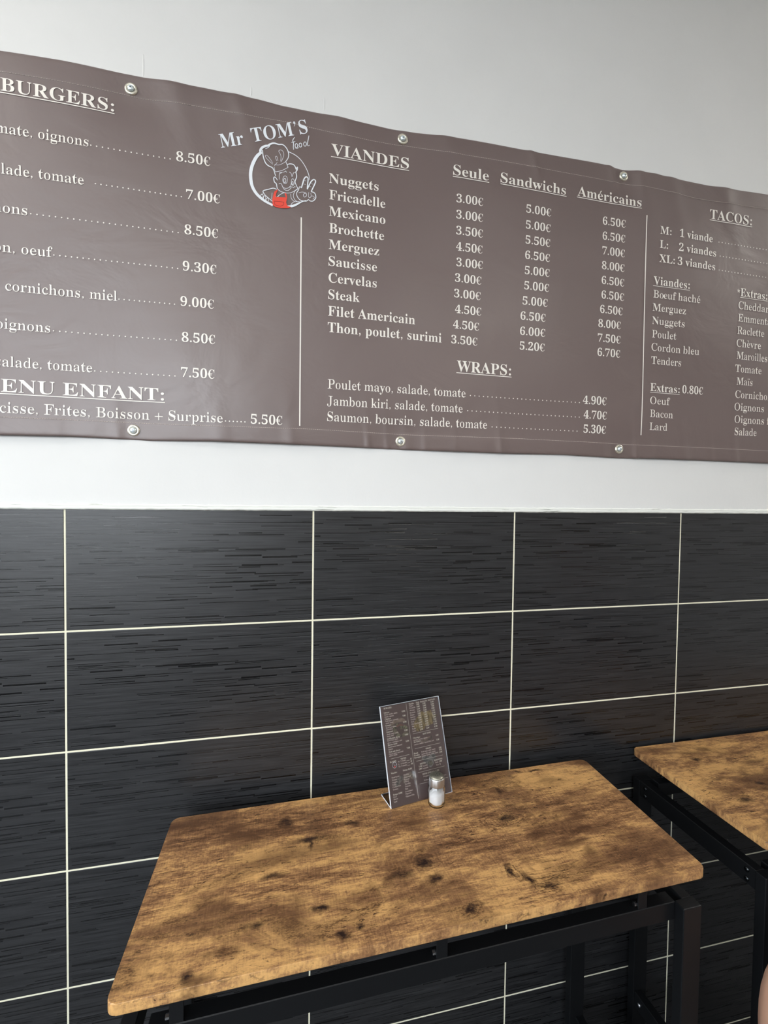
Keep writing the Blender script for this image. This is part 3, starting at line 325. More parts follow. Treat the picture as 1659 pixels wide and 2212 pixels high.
TEXT = [
 ('', 'BURGERS:', '', 4006, 5956, 23290, 239, 'b'),
 ('salade, tom', 'ate, oignons', '', 4139, 5502, 22506, 195, 'r'),
 ('', '8.50€', '', 7120, 7785, 22523, 189, 'b'),
 ('poulet, sa', 'lade, tomate', '', 3984, 5415, 21751, 195, 'r'),
 ('', '7.00€', '', 7311, 7980, 21781, 190, 'b'),
 ('boeuf, oign', 'ons', '', 4004, 4416, 21025, 194, 'r'),
 ('', '8.50€', '', 7281, 7944, 21055, 191, 'b'),
 ('cheddar, baco', 'n, oeuf', '', 3982, 4842, 20278, 196, 'r'),
 ('', '9.30€', '', 7248, 7914, 20297, 192, 'b'),
 ('salade, ', 'cornichons, miel', '', 4028, 6002, 19543, 199, 'r'),
 ('', '9.00€', '', 7205, 7868, 19564, 192, 'b'),
 ('bacon, o', 'ignons', '', 4006, 4787, 18802, 197, 'r'),
 ('', '8.50€', '', 7231, 7892, 18825, 193, 'b'),
 ('poisson, s', 'alade, tomate', '', 3974, 5535, 18071, 200, 'r'),
 ('', '7.50€', '', 7216, 7882, 18094, 194, 'b'),
 ('M', 'ENU ENFANT:', '', 3948, 6883, 17580, 250, 'b'),
 ('Sau', 'cisse, Frites, Boisson + Surprise', '', 3929, 8053, 17175, 207, 'r'),
 ('', '5.50€', '', 8630, 9295, 17183, 201, 'b'),
 ('', 'VIANDES', '', 10319, 12111, 23198, 245, 'b'),
 ('', 'Nuggets', '', 10279, 11402, 22580, 208, 'b'),
 ('', 'Fricadelle', '', 10282, 11562, 22217, 209, 'b'),
 ('', 'Mexicano', '', 10281, 11567, 21855, 210, 'b'),
 ('', 'Brochette', '', 10285, 11540, 21487, 210, 'b'),
 ('', 'Merguez', '', 10281, 11430, 21126, 210, 'b'),
 ('', 'Saucisse', '', 10280, 11382, 20760, 210, 'b'),
 ('', 'Cervelas', '', 10283, 11379, 20395, 211, 'b'),
 ('', 'Steak', '', 10280, 10992, 20028, 210, 'b'),
 ('', 'Filet Americain', '', 10279, 12305, 19662, 214, 'b'),
 ('', 'Thon, poulet, surimi', '', 10275, 12967, 19302, 216, 'b'),
 ('', 'Seule', '', 13177, 14080, 23214, 231, 'b'),
 ('', 'Sandwichs', '', 14385, 16178, 23232, 233, 'b'),
 ('', 'Américains', '', 16512, 18392, 23269, 237, 'b'),
 ('', '3.00€', '', 13275, 13947, 22606, 186, 'b'),
 ('', '3.00€', '', 13281, 13954, 22238, 187, 'b'),
 ('', '3.50€', '', 13288, 13962, 21873, 187, 'b'),
 ('', '4.50€', '', 13295, 13963, 21501, 187, 'b'),
 ('', '3.00€', '', 13311, 13983, 21139, 188, 'b'),
 ('', '3.00€', '', 13285, 13957, 20772, 188, 'b'),
 ('', '3.00€', '', 13269, 13948, 20406, 188, 'b'),
 ('', '4.50€', '', 13299, 13972, 20039, 189, 'b'),
 ('', '4.50€', '', 13256, 13923, 19674, 189, 'b'),
 ('', '3.50€', '', 13214, 13886, 19314, 189, 'b'),
 ('', '5.00€', '', 15088, 15771, 22629, 190, 'b'),
 ('', '5.00€', '', 15087, 15763, 22246, 190, 'b'),
 ('', '5.50€', '', 15088, 15762, 21885, 190, 'b'),
 ('', '6.50€', '', 15086, 15764, 21518, 191, 'b'),
 ('', '5.00€', '', 15088, 15763, 21151, 191, 'b'),
 ('', '5.00€', '', 15086, 15758, 20784, 192, 'b'),
 ('', '5.00€', '', 15053, 15728, 20414, 192, 'b'),
 ('', '6.50€', '', 15009, 15684, 20044, 192, 'b'),
 ('', '6.00€', '', 15007, 15686, 19676, 192, 'b'),
 ('', '5.20€', '', 15009, 15680, 19316, 193, 'b'),
 ('', '6.50€', '', 17260, 17929, 22666, 193, 'b'),
 ('', '6.50€', '', 17263, 17930, 22288, 193, 'b'),
 ('', '7.00€', '', 17263, 17930, 21913, 194, 'b'),
 ('', '8.00€', '', 17259, 17927, 21539, 194, 'b'),
 ('', '6.50€', '', 17259, 17927, 21163, 194, 'b'),
 ('', '6.50€', '', 17259, 17931, 20792, 195, 'b'),
 ('', '6.50€', '', 17225, 17892, 20421, 195, 'b'),
 ('', '8.00€', '', 17179, 17846, 20055, 195, 'b'),
 ('', '7.50€', '', 17171, 17846, 19686, 196, 'b'),
 ('', '6.70€', '', 17170, 17842, 19322, 196, 'b'),
 ('', 'WRAPS:', '', 13364, 14790, 18663, 255, 'b'),
 ('', 'Poulet mayo, salade, tomate', '', 10286, 13599, 18051, 208, 'r'),
 ('', 'Jambon kiri, salade, tomate', '', 10280, 13527, 17680, 208, 'r'),
 ('', 'Saumon, boursin, salade, tomate', '', 10283, 14169, 17325, 210, 'r'),
 ('', '4.90€', '', 16792, 17469, 18079, 201, 'b'),
 ('', '4.70€', '', 16826, 17492, 17711, 201, 'b'),
 ('', '5.30€', '', 16836, 17491, 17348, 202, 'b'),
 ('', 'TACOS:', '', 20570, 21968, 23284, 247, 'b'),
 ('', 'M:', '', 18984, 19334, 22658, 201, 'b'),
 ('', '1 viande', '', 19595, 20676, 22656, 204, 'b'),
 ('', 'L:', '', 18977, 19237, 22288, 201, 'b'),
 ('', '2 viandes', '', 19580, 20799, 22287, 205, 'b'),
 ('', 'XL:', '', 18974, 19459, 21921, 202, 'b'),
 ('', '3 viandes', '', 19551, 20779, 21916, 205, 'b'),
 ('', 'Viandes:', '', 18819, 19955, 21321, 212, 'b'),
 ('', 'Bœuf haché', '', 18822, 20312, 20982, 197, 'r'),
 ('', 'Merguez', '', 18812, 19861, 20637, 196, 'r'),
 ('', 'Nuggets', '', 18813, 19831, 20290, 197, 'r'),
 ('', 'Poulet', '', 18811, 19581, 19940, 197, 'r'),
 ('', 'Cordon bleu', '', 18807, 20331, 19595, 198, 'r'),
 ('', 'Tenders', '', 18813, 19762, 19249, 198, 'r'),
 ('', 'Cheddar', '', 21622, 22698, 20978, 206, 'r'),
 ('', 'Emment', 'al', 21621, 22658, 20634, 206, 'r'),
 ('', 'Raclette', '', 21602, 22570, 20287, 207, 'r'),
 ('', 'Chèvre', '', 21596, 22464, 19937, 207, 'r'),
 ('', 'Maroilles', '', 21611, 22705, 19597, 207, 'r'),
 ('', 'Extras:', '', 21679, 22626, 21330, 216, 'b'),
 ('', '*', '', 21559, 21662, 21306, 214, 'r'),
 ('', 'Tomate', '', 21579, 22510, 19240, 202, 'r'),
 ('', 'Maïs', '', 21641, 22197, 18891, 202, 'r'),
 ('', 'Cornicho', 'ns', 21609, 22735, 18527, 204, 'r'),
 ('', 'Oignons', '', 21596, 22629, 18181, 204, 'r'),
 ('', 'Oignons', ' frits', 21611, 22645, 17835, 204, 'r'),
 ('', 'Salade', '', 21625, 22393, 17494, 204, 'r'),
 ('', 'Oeuf', '', 18806, 19443, 18194, 193, 'r'),
 ('', 'Bacon', '', 18810, 19554, 17849, 194, 'r'),
 ('', 'Lard', '', 18809, 19373, 17507, 194, 'r'),
 ('', 'Extras:', '', 18800, 19747, 18533, 208, 'b'),
 ('', '0.80€', '', 19834, 20508, 18540, 205, 'b')]
DOTS = [(5544, 7003, 22528, 15), (5622, 7220, 21796, 17), (4477, 7159, 21052, 26), (4867, 7151, 20313, 23), (6035, 7091, 19572, 12), (4848, 7126, 18832, 22), (5582, 7098, 18092, 15), (8109, 8508, 17202, 6), (13724, 16691, 18093, 27), (13658, 16701, 17725, 28), (14302, 16652, 17367, 21), (20886, 22502, 22682, 16), (20940, 22550, 22312, 16), (20916, 22537, 21931, 16)]
UND = [(3908, 5967, 23246), (3840, 6901, 17535), (10315, 12116, 23150), (13172, 14091, 23172), (14386, 16198, 23197), (16495, 18405, 23232), (13354, 14807, 18638), (20562, 21985, 23252), (18806, 19964, 21298), (21668, 22643, 21304), (18795, 19751, 18512)]
STROKES =  [[(8817, 22978, 56), (8729, 22880, 64), (8649, 22719, 68), (8606, 22549, 68), (8607, 22385, 68), (8638, 22242, 65), (8708, 22122, 62), (8798, 22037, 58), (8912, 21964, 50), (9068, 21903, 46)], [(9391, 23099, 14), (9533, 23052, 16), (9651, 22972, 16), (9754, 22839, 15), (9822, 22699, 14), (9854, 22562, 10)], [(9371, 21933, 16), (9458, 21938, 46), (9558, 21986, 43), (9675, 22063, 24), (9776, 22112, 14)], [(8822, 22954, 49), (8801, 23008, 50), (8833, 23079, 49), (8906, 23133, 46), (8963, 23151, 41), (9003, 23188, 36), (9085, 23225, 33), (9184, 23215, 26), (9266, 23226, 23), (9333, 23183, 20), (9374, 23124, 20), (9397, 23045, 20), (9384, 22960, 16), (9335, 22877, 16)], [(8845, 23032, 20), (8862, 22903, 21), (8908, 22780, 22), (8973, 22725, 22), (9055, 22697, 20), (9097, 22621, 19)], [(8906, 23075, 13), (8963, 23110, 16), (9004, 23158, 10)], [(9335, 22877, 14), (9360, 22823, 13), (9385, 22764, 13)], [(9096, 22770, 8), (9186, 22777, 8), (9269, 22824, 8), (9335, 22877, 8)], [(9113, 22619, 10), (9253, 22672, 10), (9389, 22764, 9)], [(9088, 22727, 8), (9113, 22624, 8)], [(9063, 22798, 6), (9005, 22878, 8), (8948, 22934, 8), (8907, 22936, 8), (8915, 22896, 8), (8973, 22840, 8), (9063, 22773, 7)], [(9227, 22867, 8), (9235, 22967, 8), (9210, 23029, 8), (9185, 23075, 8), (9226, 23107, 8), (9275, 23082, 8), (9292, 23010, 8), (9268, 22923, 8), (9232, 22848, 8)], [(9145, 22861, 8), (9116, 22931, 8), (9144, 22955, 8), (9173, 22866, 8)], [(9096, 22745, 6), (9156, 22830, 8)], [(9368, 22821, 17), (9435, 22844, 20), (9501, 22838, 20), (9544, 22787, 20), (9556, 22747, 23), (9585, 22802, 20), (9578, 22734, 23), (9553, 22688, 20), (9570, 22591, 20), (9537, 22485, 16), (9563, 22406, 17), (9597, 22344, 14)], [(9097, 22616, 16), (9122, 22535, 16)], [(9164, 22450, 13), (9114, 22508, 18), (9084, 22487, 20), (9098, 22406, 21), (9139, 22372, 20), (9156, 22291, 16), (9190, 22247, 13), (9256, 22216, 12), (9372, 22209, 10), (9472, 22241, 10), (9555, 22304, 10), (9609, 22354, 10)], [(9201, 22473, 8), (9204, 22589, 10), (9253, 22622, 10)], [(9196, 22610, 10), (9253, 22636, 10), (9303, 22650, 8), (9336, 22673, 10), (9356, 22643, 7)], [(9411, 22668, 10), (9453, 22639, 10), (9470, 22575, 8), (9503, 22663, 10), (9549, 22671, 8)], [(9192, 22377, 10), (9230, 22396, 10), (9258, 22366, 10)], [(9255, 22365, 10), (9288, 22316, 10), (9355, 22306, 10), (9455, 22355, 10), (9505, 22346, 10)], [(9260, 22349, 8), (9302, 22281, 10), (9380, 22263, 10), (9458, 22336, 8)], [(9505, 22338, 8), (9530, 22375, 8), (9547, 22361, 8)], [(9413, 22357, 8), (9441, 22366, 8), (9449, 22421, 8)], [(9059, 21986, 15), (8961, 22054, 14), (8887, 22117, 16), (8865, 22179, 18), (8976, 22227, 18), (9074, 22267, 18), (9148, 22254, 17)], [(9050, 22167, 8), (9043, 22025, 8)], [(9132, 22213, 8), (9121, 22137, 8), (9149, 22083, 10), (9215, 22151, 10), (9306, 22207, 8)], [(9447, 22204, 9), (9460, 22105, 10), (9524, 22051, 10)], [(9597, 22319, 8), (9539, 22282, 10), (9503, 22179, 10), (9527, 22099, 10), (9582, 22054, 10)], [(9449, 21962, 10), (9507, 22037, 10), (9641, 22063, 10)], [(9673, 22365, 22), (9702, 22470, 26), (9730, 22567, 26), (9772, 22619, 26), (9816, 22594, 26), (9807, 22462, 24), (9800, 22356, 24)], [(9800, 22356, 24), (9875, 22523, 25), (9939, 22590, 25), (9980, 22553, 26), (9935, 22431, 24), (9885, 22319, 22)], [(9673, 22365, 18), (9636, 22387, 12), (9614, 22317, 15), (9573, 22240, 15), (9590, 22159, 15), (9658, 22097, 17), (9776, 22095, 19), (9827, 22136, 15), (9861, 22113, 17), (9929, 22123, 19), (9988, 22203, 20), (9962, 22297, 20), (9885, 22319, 20)], [(9615, 22250, 8), (9690, 22278, 8), (9775, 22268, 10), (9779, 22205, 10), (9733, 22177, 10), (9721, 22238, 10), (9775, 22268, 10)], [(9834, 22297, 8), (9826, 22212, 8), (9852, 22179, 9), (9886, 22221, 8), (9877, 22287, 8)], [(9886, 22221, 8), (9928, 22228, 9), (9954, 22198, 9), (9920, 22159, 9)], [(9731, 22533, 6), (9773, 22532, 7)], [(9723, 22456, 6), (9765, 22455, 7)], [(9883, 22499, 7), (9918, 22482, 6)], [(9850, 22431, 6), (9884, 22420, 7)], [(9522, 23430, 12), (9481, 23359, 15), (9498, 23296, 17), (9495, 23212, 15), (9503, 23160, 12)], [(9451, 23304, 10), (9535, 23342, 12)], [(9828, 23525, 13), (9813, 23436, 16), (9797, 23332, 16), (9818, 23299, 13), (9848, 23328, 8)], [(9524, 23200, 8), (9583, 23202, 8), (9612, 23233, 9)], [(8830, 22095, 12), (8859, 22116, 12)], [(9374, 22492, 8), (9369, 22455, 8), (9355, 22424, 9), (9335, 22405, 9), (9313, 22402, 9), (9293, 22414, 9), (9279, 22441, 9), (9274, 22476, 8), (9279, 22513, 8), (9292, 22544, 9), (9312, 22564, 9), (9334, 22567, 9), (9354, 22554, 9), (9369, 22528, 8), (9374, 22492, 8)], [(9341, 22474, 11), (9338, 22453, 12), (9332, 22436, 12), (9323, 22425, 11), (9312, 22424, 12), (9303, 22431, 12), (9297, 22446, 11), (9294, 22466, 12), (9296, 22487, 12), (9303, 22504, 11), (9312, 22514, 11), (9322, 22516, 12), (9332, 22509, 11), (9338, 22494, 12), (9341, 22474, 11)], [(9521, 22466, 8), (9518, 22434, 8), (9509, 22407, 8), (9495, 22390, 9), (9480, 22388, 9), (9467, 22400, 8), (9457, 22424, 9), (9454, 22455, 8), (9457, 22488, 8), (9466, 22515, 8), (9479, 22531, 9), (9494, 22533, 9), (9508, 22521, 8), (9517, 22497, 9), (9521, 22466, 8)], [(9498, 22442, 10), (9496, 22426, 10), (9492, 22413, 10), (9486, 22405, 10), (9479, 22403, 10), (9473, 22410, 10), (9469, 22422, 10), (9467, 22437, 10), (9469, 22454, 10), (9473, 22467, 10), (9479, 22475, 10), (9486, 22476, 10), (9492, 22470, 10), (9496, 22458, 10), (9498, 22442, 10)], [(9587, 23262, 15), (9585, 23241, 15), (9577, 23223, 15), (9567, 23212, 15), (9555, 23210, 15), (9544, 23217, 15), (9536, 23232, 15), (9534, 23252, 15), (9536, 23273, 15), (9543, 23290, 15), (9554, 23301, 15), (9566, 23303, 15), (9577, 23296, 15), (9584, 23281, 15), (9587, 23262, 15)], [(9674, 23290, 15), (9672, 23271, 15), (9664, 23255, 15), (9652, 23244, 15), (9640, 23242, 15), (9628, 23248, 15), (9620, 23262, 15), (9617, 23280, 15), (9620, 23300, 15), (9628, 23316, 15), (9639, 23326, 15), (9652, 23329, 15), (9663, 23322, 15), (9671, 23309, 15), (9674, 23290, 15)], [(9775, 23332, 15), (9772, 23311, 15), (9764, 23293, 15), (9752, 23282, 15), (9738, 23280, 16), (9726, 23286, 15), (9718, 23301, 15), (9714, 23321, 16), (9717, 23342, 15), (9726, 23359, 15), (9738, 23371, 15), (9751, 23373, 15), (9763, 23366, 16), (9772, 23351, 15), (9775, 23332, 15)], [(8864, 22064, 10), (8862, 22042, 10), (8855, 22024, 9), (8844, 22012, 10), (8833, 22011, 9), (8822, 22019, 10), (8815, 22035, 10), (8812, 22056, 10), (8815, 22078, 9), (8822, 22096, 10), (8832, 22107, 10), (8844, 22109, 9), (8854, 22101, 10), (8862, 22085, 9), (8864, 22064, 10)], [(8920, 22036, 10), (8917, 22014, 10), (8911, 21996, 10), (8901, 21985, 10), (8890, 21983, 10), (8880, 21991, 10), (8873, 22007, 10), (8871, 22029, 10), (8873, 22050, 10), (8880, 22069, 10), (8890, 22080, 9), (8901, 22081, 9), (8910, 22073, 10), (8917, 22057, 10), (8920, 22036, 10)], [(8977, 21998, 10), (8975, 21978, 10), (8968, 21961, 10), (8958, 21950, 10), (8947, 21949, 10), (8938, 21956, 9), (8931, 21971, 10), (8928, 21991, 10), (8931, 22011, 9), (8937, 22029, 10), (8947, 22039, 10), (8958, 22041, 10), (8968, 22033, 10), (8975, 22018, 10), (8977, 21998, 10)]]
APRON =  [(9099, 22200), (9181, 22262), (9141, 22173), (9125, 22087), (9340, 22107), (9314, 22191), (9347, 22202), (9370, 22117), (9349, 22005), (9374, 21934), (9454, 21920), (9391, 21886), (9258, 21866), (9126, 21872), (9068, 21904), (9056, 22010), (9075, 22113)]
POCKET =  [(9095, 21992, 6), (9299, 22001, 6), (9291, 21938, 6), (9225, 21898, 6), (9112, 21916, 6), (9095, 21992, 6)]
MLINES = [(101, 971, 564, 974), (714, 1379, 1379, 1383), (713, 1062, 1380, 1061), (713, 801, 1397, 798), (712, 563, 1404, 563), (720, 333, 1446, 315), (638, 2046, 652, 57), (470, 861, 554, 859), (488, 811, 555, 812), (484, 761, 551, 761)]
BL_ = {'burger_top': [(200, 1655), (244, 1721), (310, 1747), (437, 1757), (523, 1737), (568, 1692), (577, 1620), (487, 1663), (394, 1674), (298, 1664), (232, 1638)], 'greens': [(242, 1621), (320, 1639), (372, 1656), (479, 1610), (559, 1585), (613, 1522), (601, 1481), (505, 1525), (403, 1522), (305, 1535), (248, 1572)], 'tom': [(314, 1602), (407, 1634), (480, 1616), (513, 1577), (415, 1600), (362, 1583)], 'patty': [(321, 1564), (400, 1587), (435, 1565), (416, 1525), (489, 1501), (480, 1439), (418, 1408), (369, 1459)], 'low': [(249, 1535), (344, 1549), (369, 1459), (418, 1402), (518, 1442), (602, 1448), (606, 1383), (494, 1361), (381, 1367), (264, 1426)], 'fries': [(814, 1638), (922, 1739), (983, 1795), (1038, 1808), (1072, 1769), (1156, 1788), (1252, 1800), (1264, 1748), (1313, 1673), (1396, 1676), (1399, 1653), (1300, 1592), (1259, 1504), (1161, 1483), (1054, 1480), (1033, 1429), (909, 1397), (819, 1414), (751, 1519)], 'hot': [(903, 1192), (1015, 1231), (1179, 1254), (1207, 1222), (1187, 1182), (1068, 1150), (932, 1127), (897, 1150)], 'wrap': [(865, 853), (942, 879), (1037, 830), (1136, 894), (1207, 831), (1202, 753), (1140, 736), (1136, 665), (1076, 612), (1025, 617), (983, 673), (882, 778)], 'wrapin': [(997, 718), (1045, 744), (1108, 719), (1114, 664), (1065, 638), (1010, 662)], 'tend': [(122, 488), (272, 581), (331, 586), (333, 507), (269, 461), (231, 397), (158, 390), (121, 434)], 'tend2': [(381, 581), (466, 611), (621, 608), (624, 484), (562, 462), (507, 492), (460, 472), (365, 421), (336, 476)]}
MENU = [
 ('BURGERS:', 71, 271, 2002, 'h'),
 ('Cheese', 65, 196, 1913, 'b'),
 ('Boeuf, cheddar, salade,', 70, 397, 1871, 'r'),
 ('tomate, oignons', 70, 296, 1827, 'r'),
 ('8.50€', 508, 595, 1873, 'b'),
 ('Chicken', 69, 219, 1776, 'b'),
 ('Poulet pané, emmental,', 73, 402, 1735, 'r'),
 ('salade, tomate', 76, 268, 1690, 'r'),
 ('7.00€', 510, 593, 1775, 'b'),
 ('Country', 69, 208, 1641, 'b'),
 ('Boeuf, lard, oignons,', 73, 332, 1596, 'r'),
 ('cornichons', 72, 236, 1557, 'r'),
 ('8.50€', 512, 596, 1641, 'b'),
 ('Gourmet', 75, 235, 1506, 'b'),
 ('Boeuf, comté, salade,', 77, 363, 1459, 'r'),
 ('bacon, oeuf', 75, 239, 1418, 'r'),
 ('9.30€', 515, 598, 1465, 'b'),
 ('Californian sheep', 71, 380, 1365, 'b'),
 ('Boeuf, lard, salade,', 71, 338, 1328, 'r'),
 ('chèvre, cornichons, miel', 71, 425, 1281, 'r'),
 ('9.00€', 514, 598, 1372, 'b'),
 ('Bacon maxi', 71, 300, 1238, 'b'),
 ('Boeuf, bacon, emmental,', 75, 421, 1193, 'r'),
 ('8.50€', 516, 600, 1236, 'b'),
 ('oignons', 69, 184, 1149, 'r'),
 ('Fish and cheese', 76, 357, 1094, 'b'),
 ('Poisson pané, emmental,', 73, 428, 1052, 'r'),
 ('salade, tomate', 75, 273, 1016, 'r'),
 ('7.50€', 519, 604, 1091, 'b'),
 ('TACOS:', 337, 476, 904, 'b'),
 ('M:  1 viande', 266, 459, 862, 'r'),
 ('L:   2 viandes', 262, 477, 812, 'r'),
 ('XL: 3 viandes', 266, 474, 763, 'r'),
 ('6€', 573, 606, 858, 'b'),
 ('8€', 573, 610, 809, 'b'),
 ('10€', 577, 621, 759, 'b'),
 ('Mr TOM’S', 75, 225, 886, 'h'),
 ('Extras: 0.50€', 360, 585, 663, 'b'),
 ('Viandes:', 69, 219, 665, 'b'),
 ('Boeuf haché', 74, 260, 578, 'r'),
 ('Merguez', 75, 199, 530, 'r'),
 ('Nuggets', 75, 196, 483, 'r'),
 ('Poulet', 72, 165, 436, 'r'),
 ('Cordon bleu', 73, 269, 391, 'r'),
 ('Tenders', 73, 197, 341, 'r'),
 ('Cheddar', 361, 497, 573, 'r'),
 ('Emmental', 362, 527, 524, 'r'),
 ('Raclette', 362, 490, 478, 'r'),
 ('Chèvre', 363, 473, 436, 'r'),
 ('Maroilles', 367, 506, 388, 'r'),
 ('Tomate', 364, 499, 342, 'r'),
 ('Maïs', 360, 430, 293, 'r'),
 ('Cornichons', 353, 539, 242, 'r'),
 ('Oignons', 354, 492, 199, 'r'),
 ('Oignons frits', 354, 562, 147, 'r'),
 ('Extras: 0.80€', 63, 287, 243, 'b'),
 ('Oeuf', 60, 145, 200, 'r'),
 ('Bacon', 64, 164, 156, 'r'),
 ('Lard', 61, 139, 106, 'r'),
 ('Viandes', 703, 837, 2002, 'b'),
 ('Seule', 893, 976, 2005, 'b'),
 ('Sandwichs', 1002, 1187, 2005, 'b'),
 ('Américains', 1207, 1402, 2010, 'b'),
 ('HOT DOG', 961, 1170, 1310, 'b'),
 ('Classique', 702, 885, 1265, 'b'),
 ('saucisse, fromage, oignons', 709, 1066, 1221, 'r'),
 ('4.50€', 1288, 1362, 1220, 'b'),
 ('Mr TOM’S', 709, 888, 1177, 'b'),
 ('saucisse, cheddar, oignons frits, lard', 711, 1222, 1128, 'r'),
 ('5.50€', 1289, 1367, 1124, 'b'),
 ('Nuggets', 703, 813, 1960, 'r'),
 ('Fricadelle', 703, 859, 1911, 'r'),
 ('Mexicano', 708, 833, 1860, 'r'),
 ('Brochette', 704, 844, 1809, 'r'),
 ('Merguez', 706, 815, 1760, 'r'),
 ('Saucisse', 705, 830, 1711, 'r'),
 ('Cervelas', 704, 829, 1662, 'r'),
 ('Steak', 707, 784, 1613, 'r'),
 ('Filet américain', 709, 944, 1563, 'r'),
 ('Thon', 711, 773, 1514, 'r'),
 ('Poulet', 710, 803, 1460, 'r'),
 ('Surimi', 712, 805, 1411, 'r'),
 ('3.00€', 893, 976, 1960, 'b'),
 ('3.00€', 895, 978, 1911, 'b'),
 ('3.50€', 897, 980, 1861, 'b'),
 ('4.50€', 900, 983, 1812, 'b'),
 ('3.00€', 899, 982, 1763, 'b'),
 ('3.00€', 902, 984, 1716, 'b'),
 ('3.00€', 904, 987, 1666, 'b'),
 ('4.50€', 903, 985, 1617, 'b'),
 ('4.50€', 905, 988, 1567, 'b'),
 ('3.50€', 904, 987, 1518, 'b'),
 ('3.50€', 903, 986, 1469, 'b'),
 ('3.50€', 905, 987, 1414, 'b'),
 ('5.00€', 1058, 1142, 1958, 'b'),
 ('5.00€', 1061, 1145, 1910, 'b'),
 ('5.50€', 1060, 1144, 1860, 'b'),
 ('6.50€', 1062, 1146, 1810, 'b'),
 ('5.00€', 1061, 1145, 1763, 'b'),
 ('5.00€', 1060, 1144, 1713, 'b'),
 ('5.00€', 1063, 1147, 1666, 'b'),
 ('6.50€', 1065, 1149, 1616, 'b'),
 ('6.00€', 1064, 1148, 1567, 'b'),
 ('5.20€', 1063, 1146, 1517, 'b'),
 ('5.20€', 1069, 1152, 1469, 'b'),
 ('5.20€', 1071, 1154, 1417, 'b'),
 ('6.50€', 1274, 1360, 1959, 'b'),
 ('6.50€', 1273, 1358, 1909, 'b'),
 ('7.00€', 1276, 1361, 1864, 'b'),
 ('8.00€', 1275, 1360, 1814, 'b'),
 ('6.50€', 1277, 1362, 1763, 'b'),
 ('6.50€', 1279, 1364, 1715, 'b'),
 ('6.50€', 1278, 1364, 1668, 'b'),
 ('8.00€', 1278, 1363, 1621, 'b'),
 ('7.50€', 1279, 1364, 1567, 'b'),
 ('6.70€', 1281, 1366, 1517, 'b'),
 ('6.70€', 1283, 1369, 1467, 'b'),
 ('6.70€', 1285, 1370, 1414, 'b'),
 ('WRAPS:', 981, 1129, 991, 'b'),
 ('Poulet mayo, salade, tomate', 865, 1229, 946, 'r'),
 ('Jambon kiri, salade, tomate', 862, 1226, 900, 'r'),
 ('Saumon, boursin, salade, tomate', 862, 1291, 861, 'r'),
 ('4.90€', 1320, 1395, 945, 'b'),
 ('4.70€', 1320, 1396, 902, 'b'),
 ('5.30€', 1319, 1399, 852, 'b'),
 ('Ranch', 674, 782, 948, 'b'),
 ('Tendre', 671, 815, 903, 'b'),
 ('Norvégien', 671, 847, 857, 'b'),
 ('FRITES:', 788, 941, 709, 'b'),
 ('2.50€', 756, 842, 659, 'b'),
 ('la petite', 857, 980, 657, 'r'),
 ('3.00€', 752, 831, 609, 'b'),
 ('la grande', 848, 987, 607, 'r'),
 ('BOISSONS:', 1162, 1375, 710, 'b'),
 ('Soda', 1180, 1259, 663, 'r'),
 ('2.00€', 1281, 1360, 662, 'b'),
 ('Eau', 1194, 1261, 608, 'r'),
 ('1€', 1283, 1314, 608, 'b'),
 ('MENU ENFANT: 5.50€', 821, 1256, 492, 'b'),
 ('Nuggets ou saucisse,', 835, 1248, 445, 'r'),
 ('frites, boisson, surprise', 838, 1418, 365, 'r')]

# ------------------------------------------------------------------ room shell
X0, X1, Y0, ZC = ROOM['x0'], ROOM['x1'], ROOM['y0'], ROOM['z1']
TILE_TOP = 1.530; TW, TH, G = 0.5, 0.25, 0.0036
def wall_with_hole(name, axis, pos, a0, a1, hole, out, mtl):
    h0, h1, z0, z1 = hole; bm = bmesh.new(); T = 0.12*out
    lo, hi = min(pos, pos+T), max(pos, pos+T)
    for (p, q, u, v) in ((a0, h0, 0, ZC), (h1, a1, 0, ZC), (h0, h1, 0, z0), (h0, h1, z1, ZC)):
        if q-p < 1e-4 or v-u < 1e-4: continue
        if axis == 'y': box(bm, p, q, lo, hi, u, v)
        else: box(bm, lo, hi, p, q, u, v)
    return tag(obj(name, bm, mtl), kind='structure')
tag(boxobj('floor', (X0, X1, Y0, 0.012, -0.1, 0.0), M['floor']), kind='structure')
tag(boxobj('ceiling', (X0, X1, Y0, 0.12, ZC, ZC+0.1), M['ceiling']), kind='structure')
wall_with_hole('wall_front', 'y', Y0, X0-0.12, X1+0.12, WIN[0][1:], -1, M['side'])
wall_with_hole('wall_left', 'x', X0, Y0, 0.12, WIN[1][1:], -1, M['side'])
tag(boxobj('wall_right', (X1, X1+0.12, Y0, 0.12, 0, ZC), M['side']), kind='structure')
tag(boxobj('added_pavement', (X0-9, X1+9, Y0-14, Y0-0.12, -0.16, -0.03), M['pavement']), kind='structure')  # unseen pavement slab outside, added to block sky light from below
def window(name, axis, pos, a0, a1, z0, z1, nmull):
    w = empty(name, (0, 0, 0)); tag(w, kind='structure'); s = -1
    def bx(nm, p, q, u, v, d0, d1, mt):
        if axis == 'y': return boxobj(nm, (p, q, pos-d1, pos-d0, u, v), mt, w, 0.003, 1)
        return boxobj(nm, (pos-d1, pos-d0, p, q, u, v), mt, w, 0.003, 1)
    F = 0.05
    bx('frame_rail', a0, a1, z0, z0+F, 0.03, 0.08, M['frame']); bx('frame_rail', a0, a1, z1-F, z1, 0.03, 0.08, M['frame'])
    n = nmull+1; step = (a1-a0)/n
    for i in range(n+1):
        x = a0+i*step; x_0 = max(a0, x-F/2); x_1 = min(a1, x+F/2); bx('frame_post', x_0, x_1, z0+F, z1-F, 0.03, 0.08, M['frame'])
    for i in range(n):
        bx('pane', a0+i*step+F/2, a0+(i+1)*step-F/2, z0+F, z1-F, 0.052, 0.058, M['pane'])
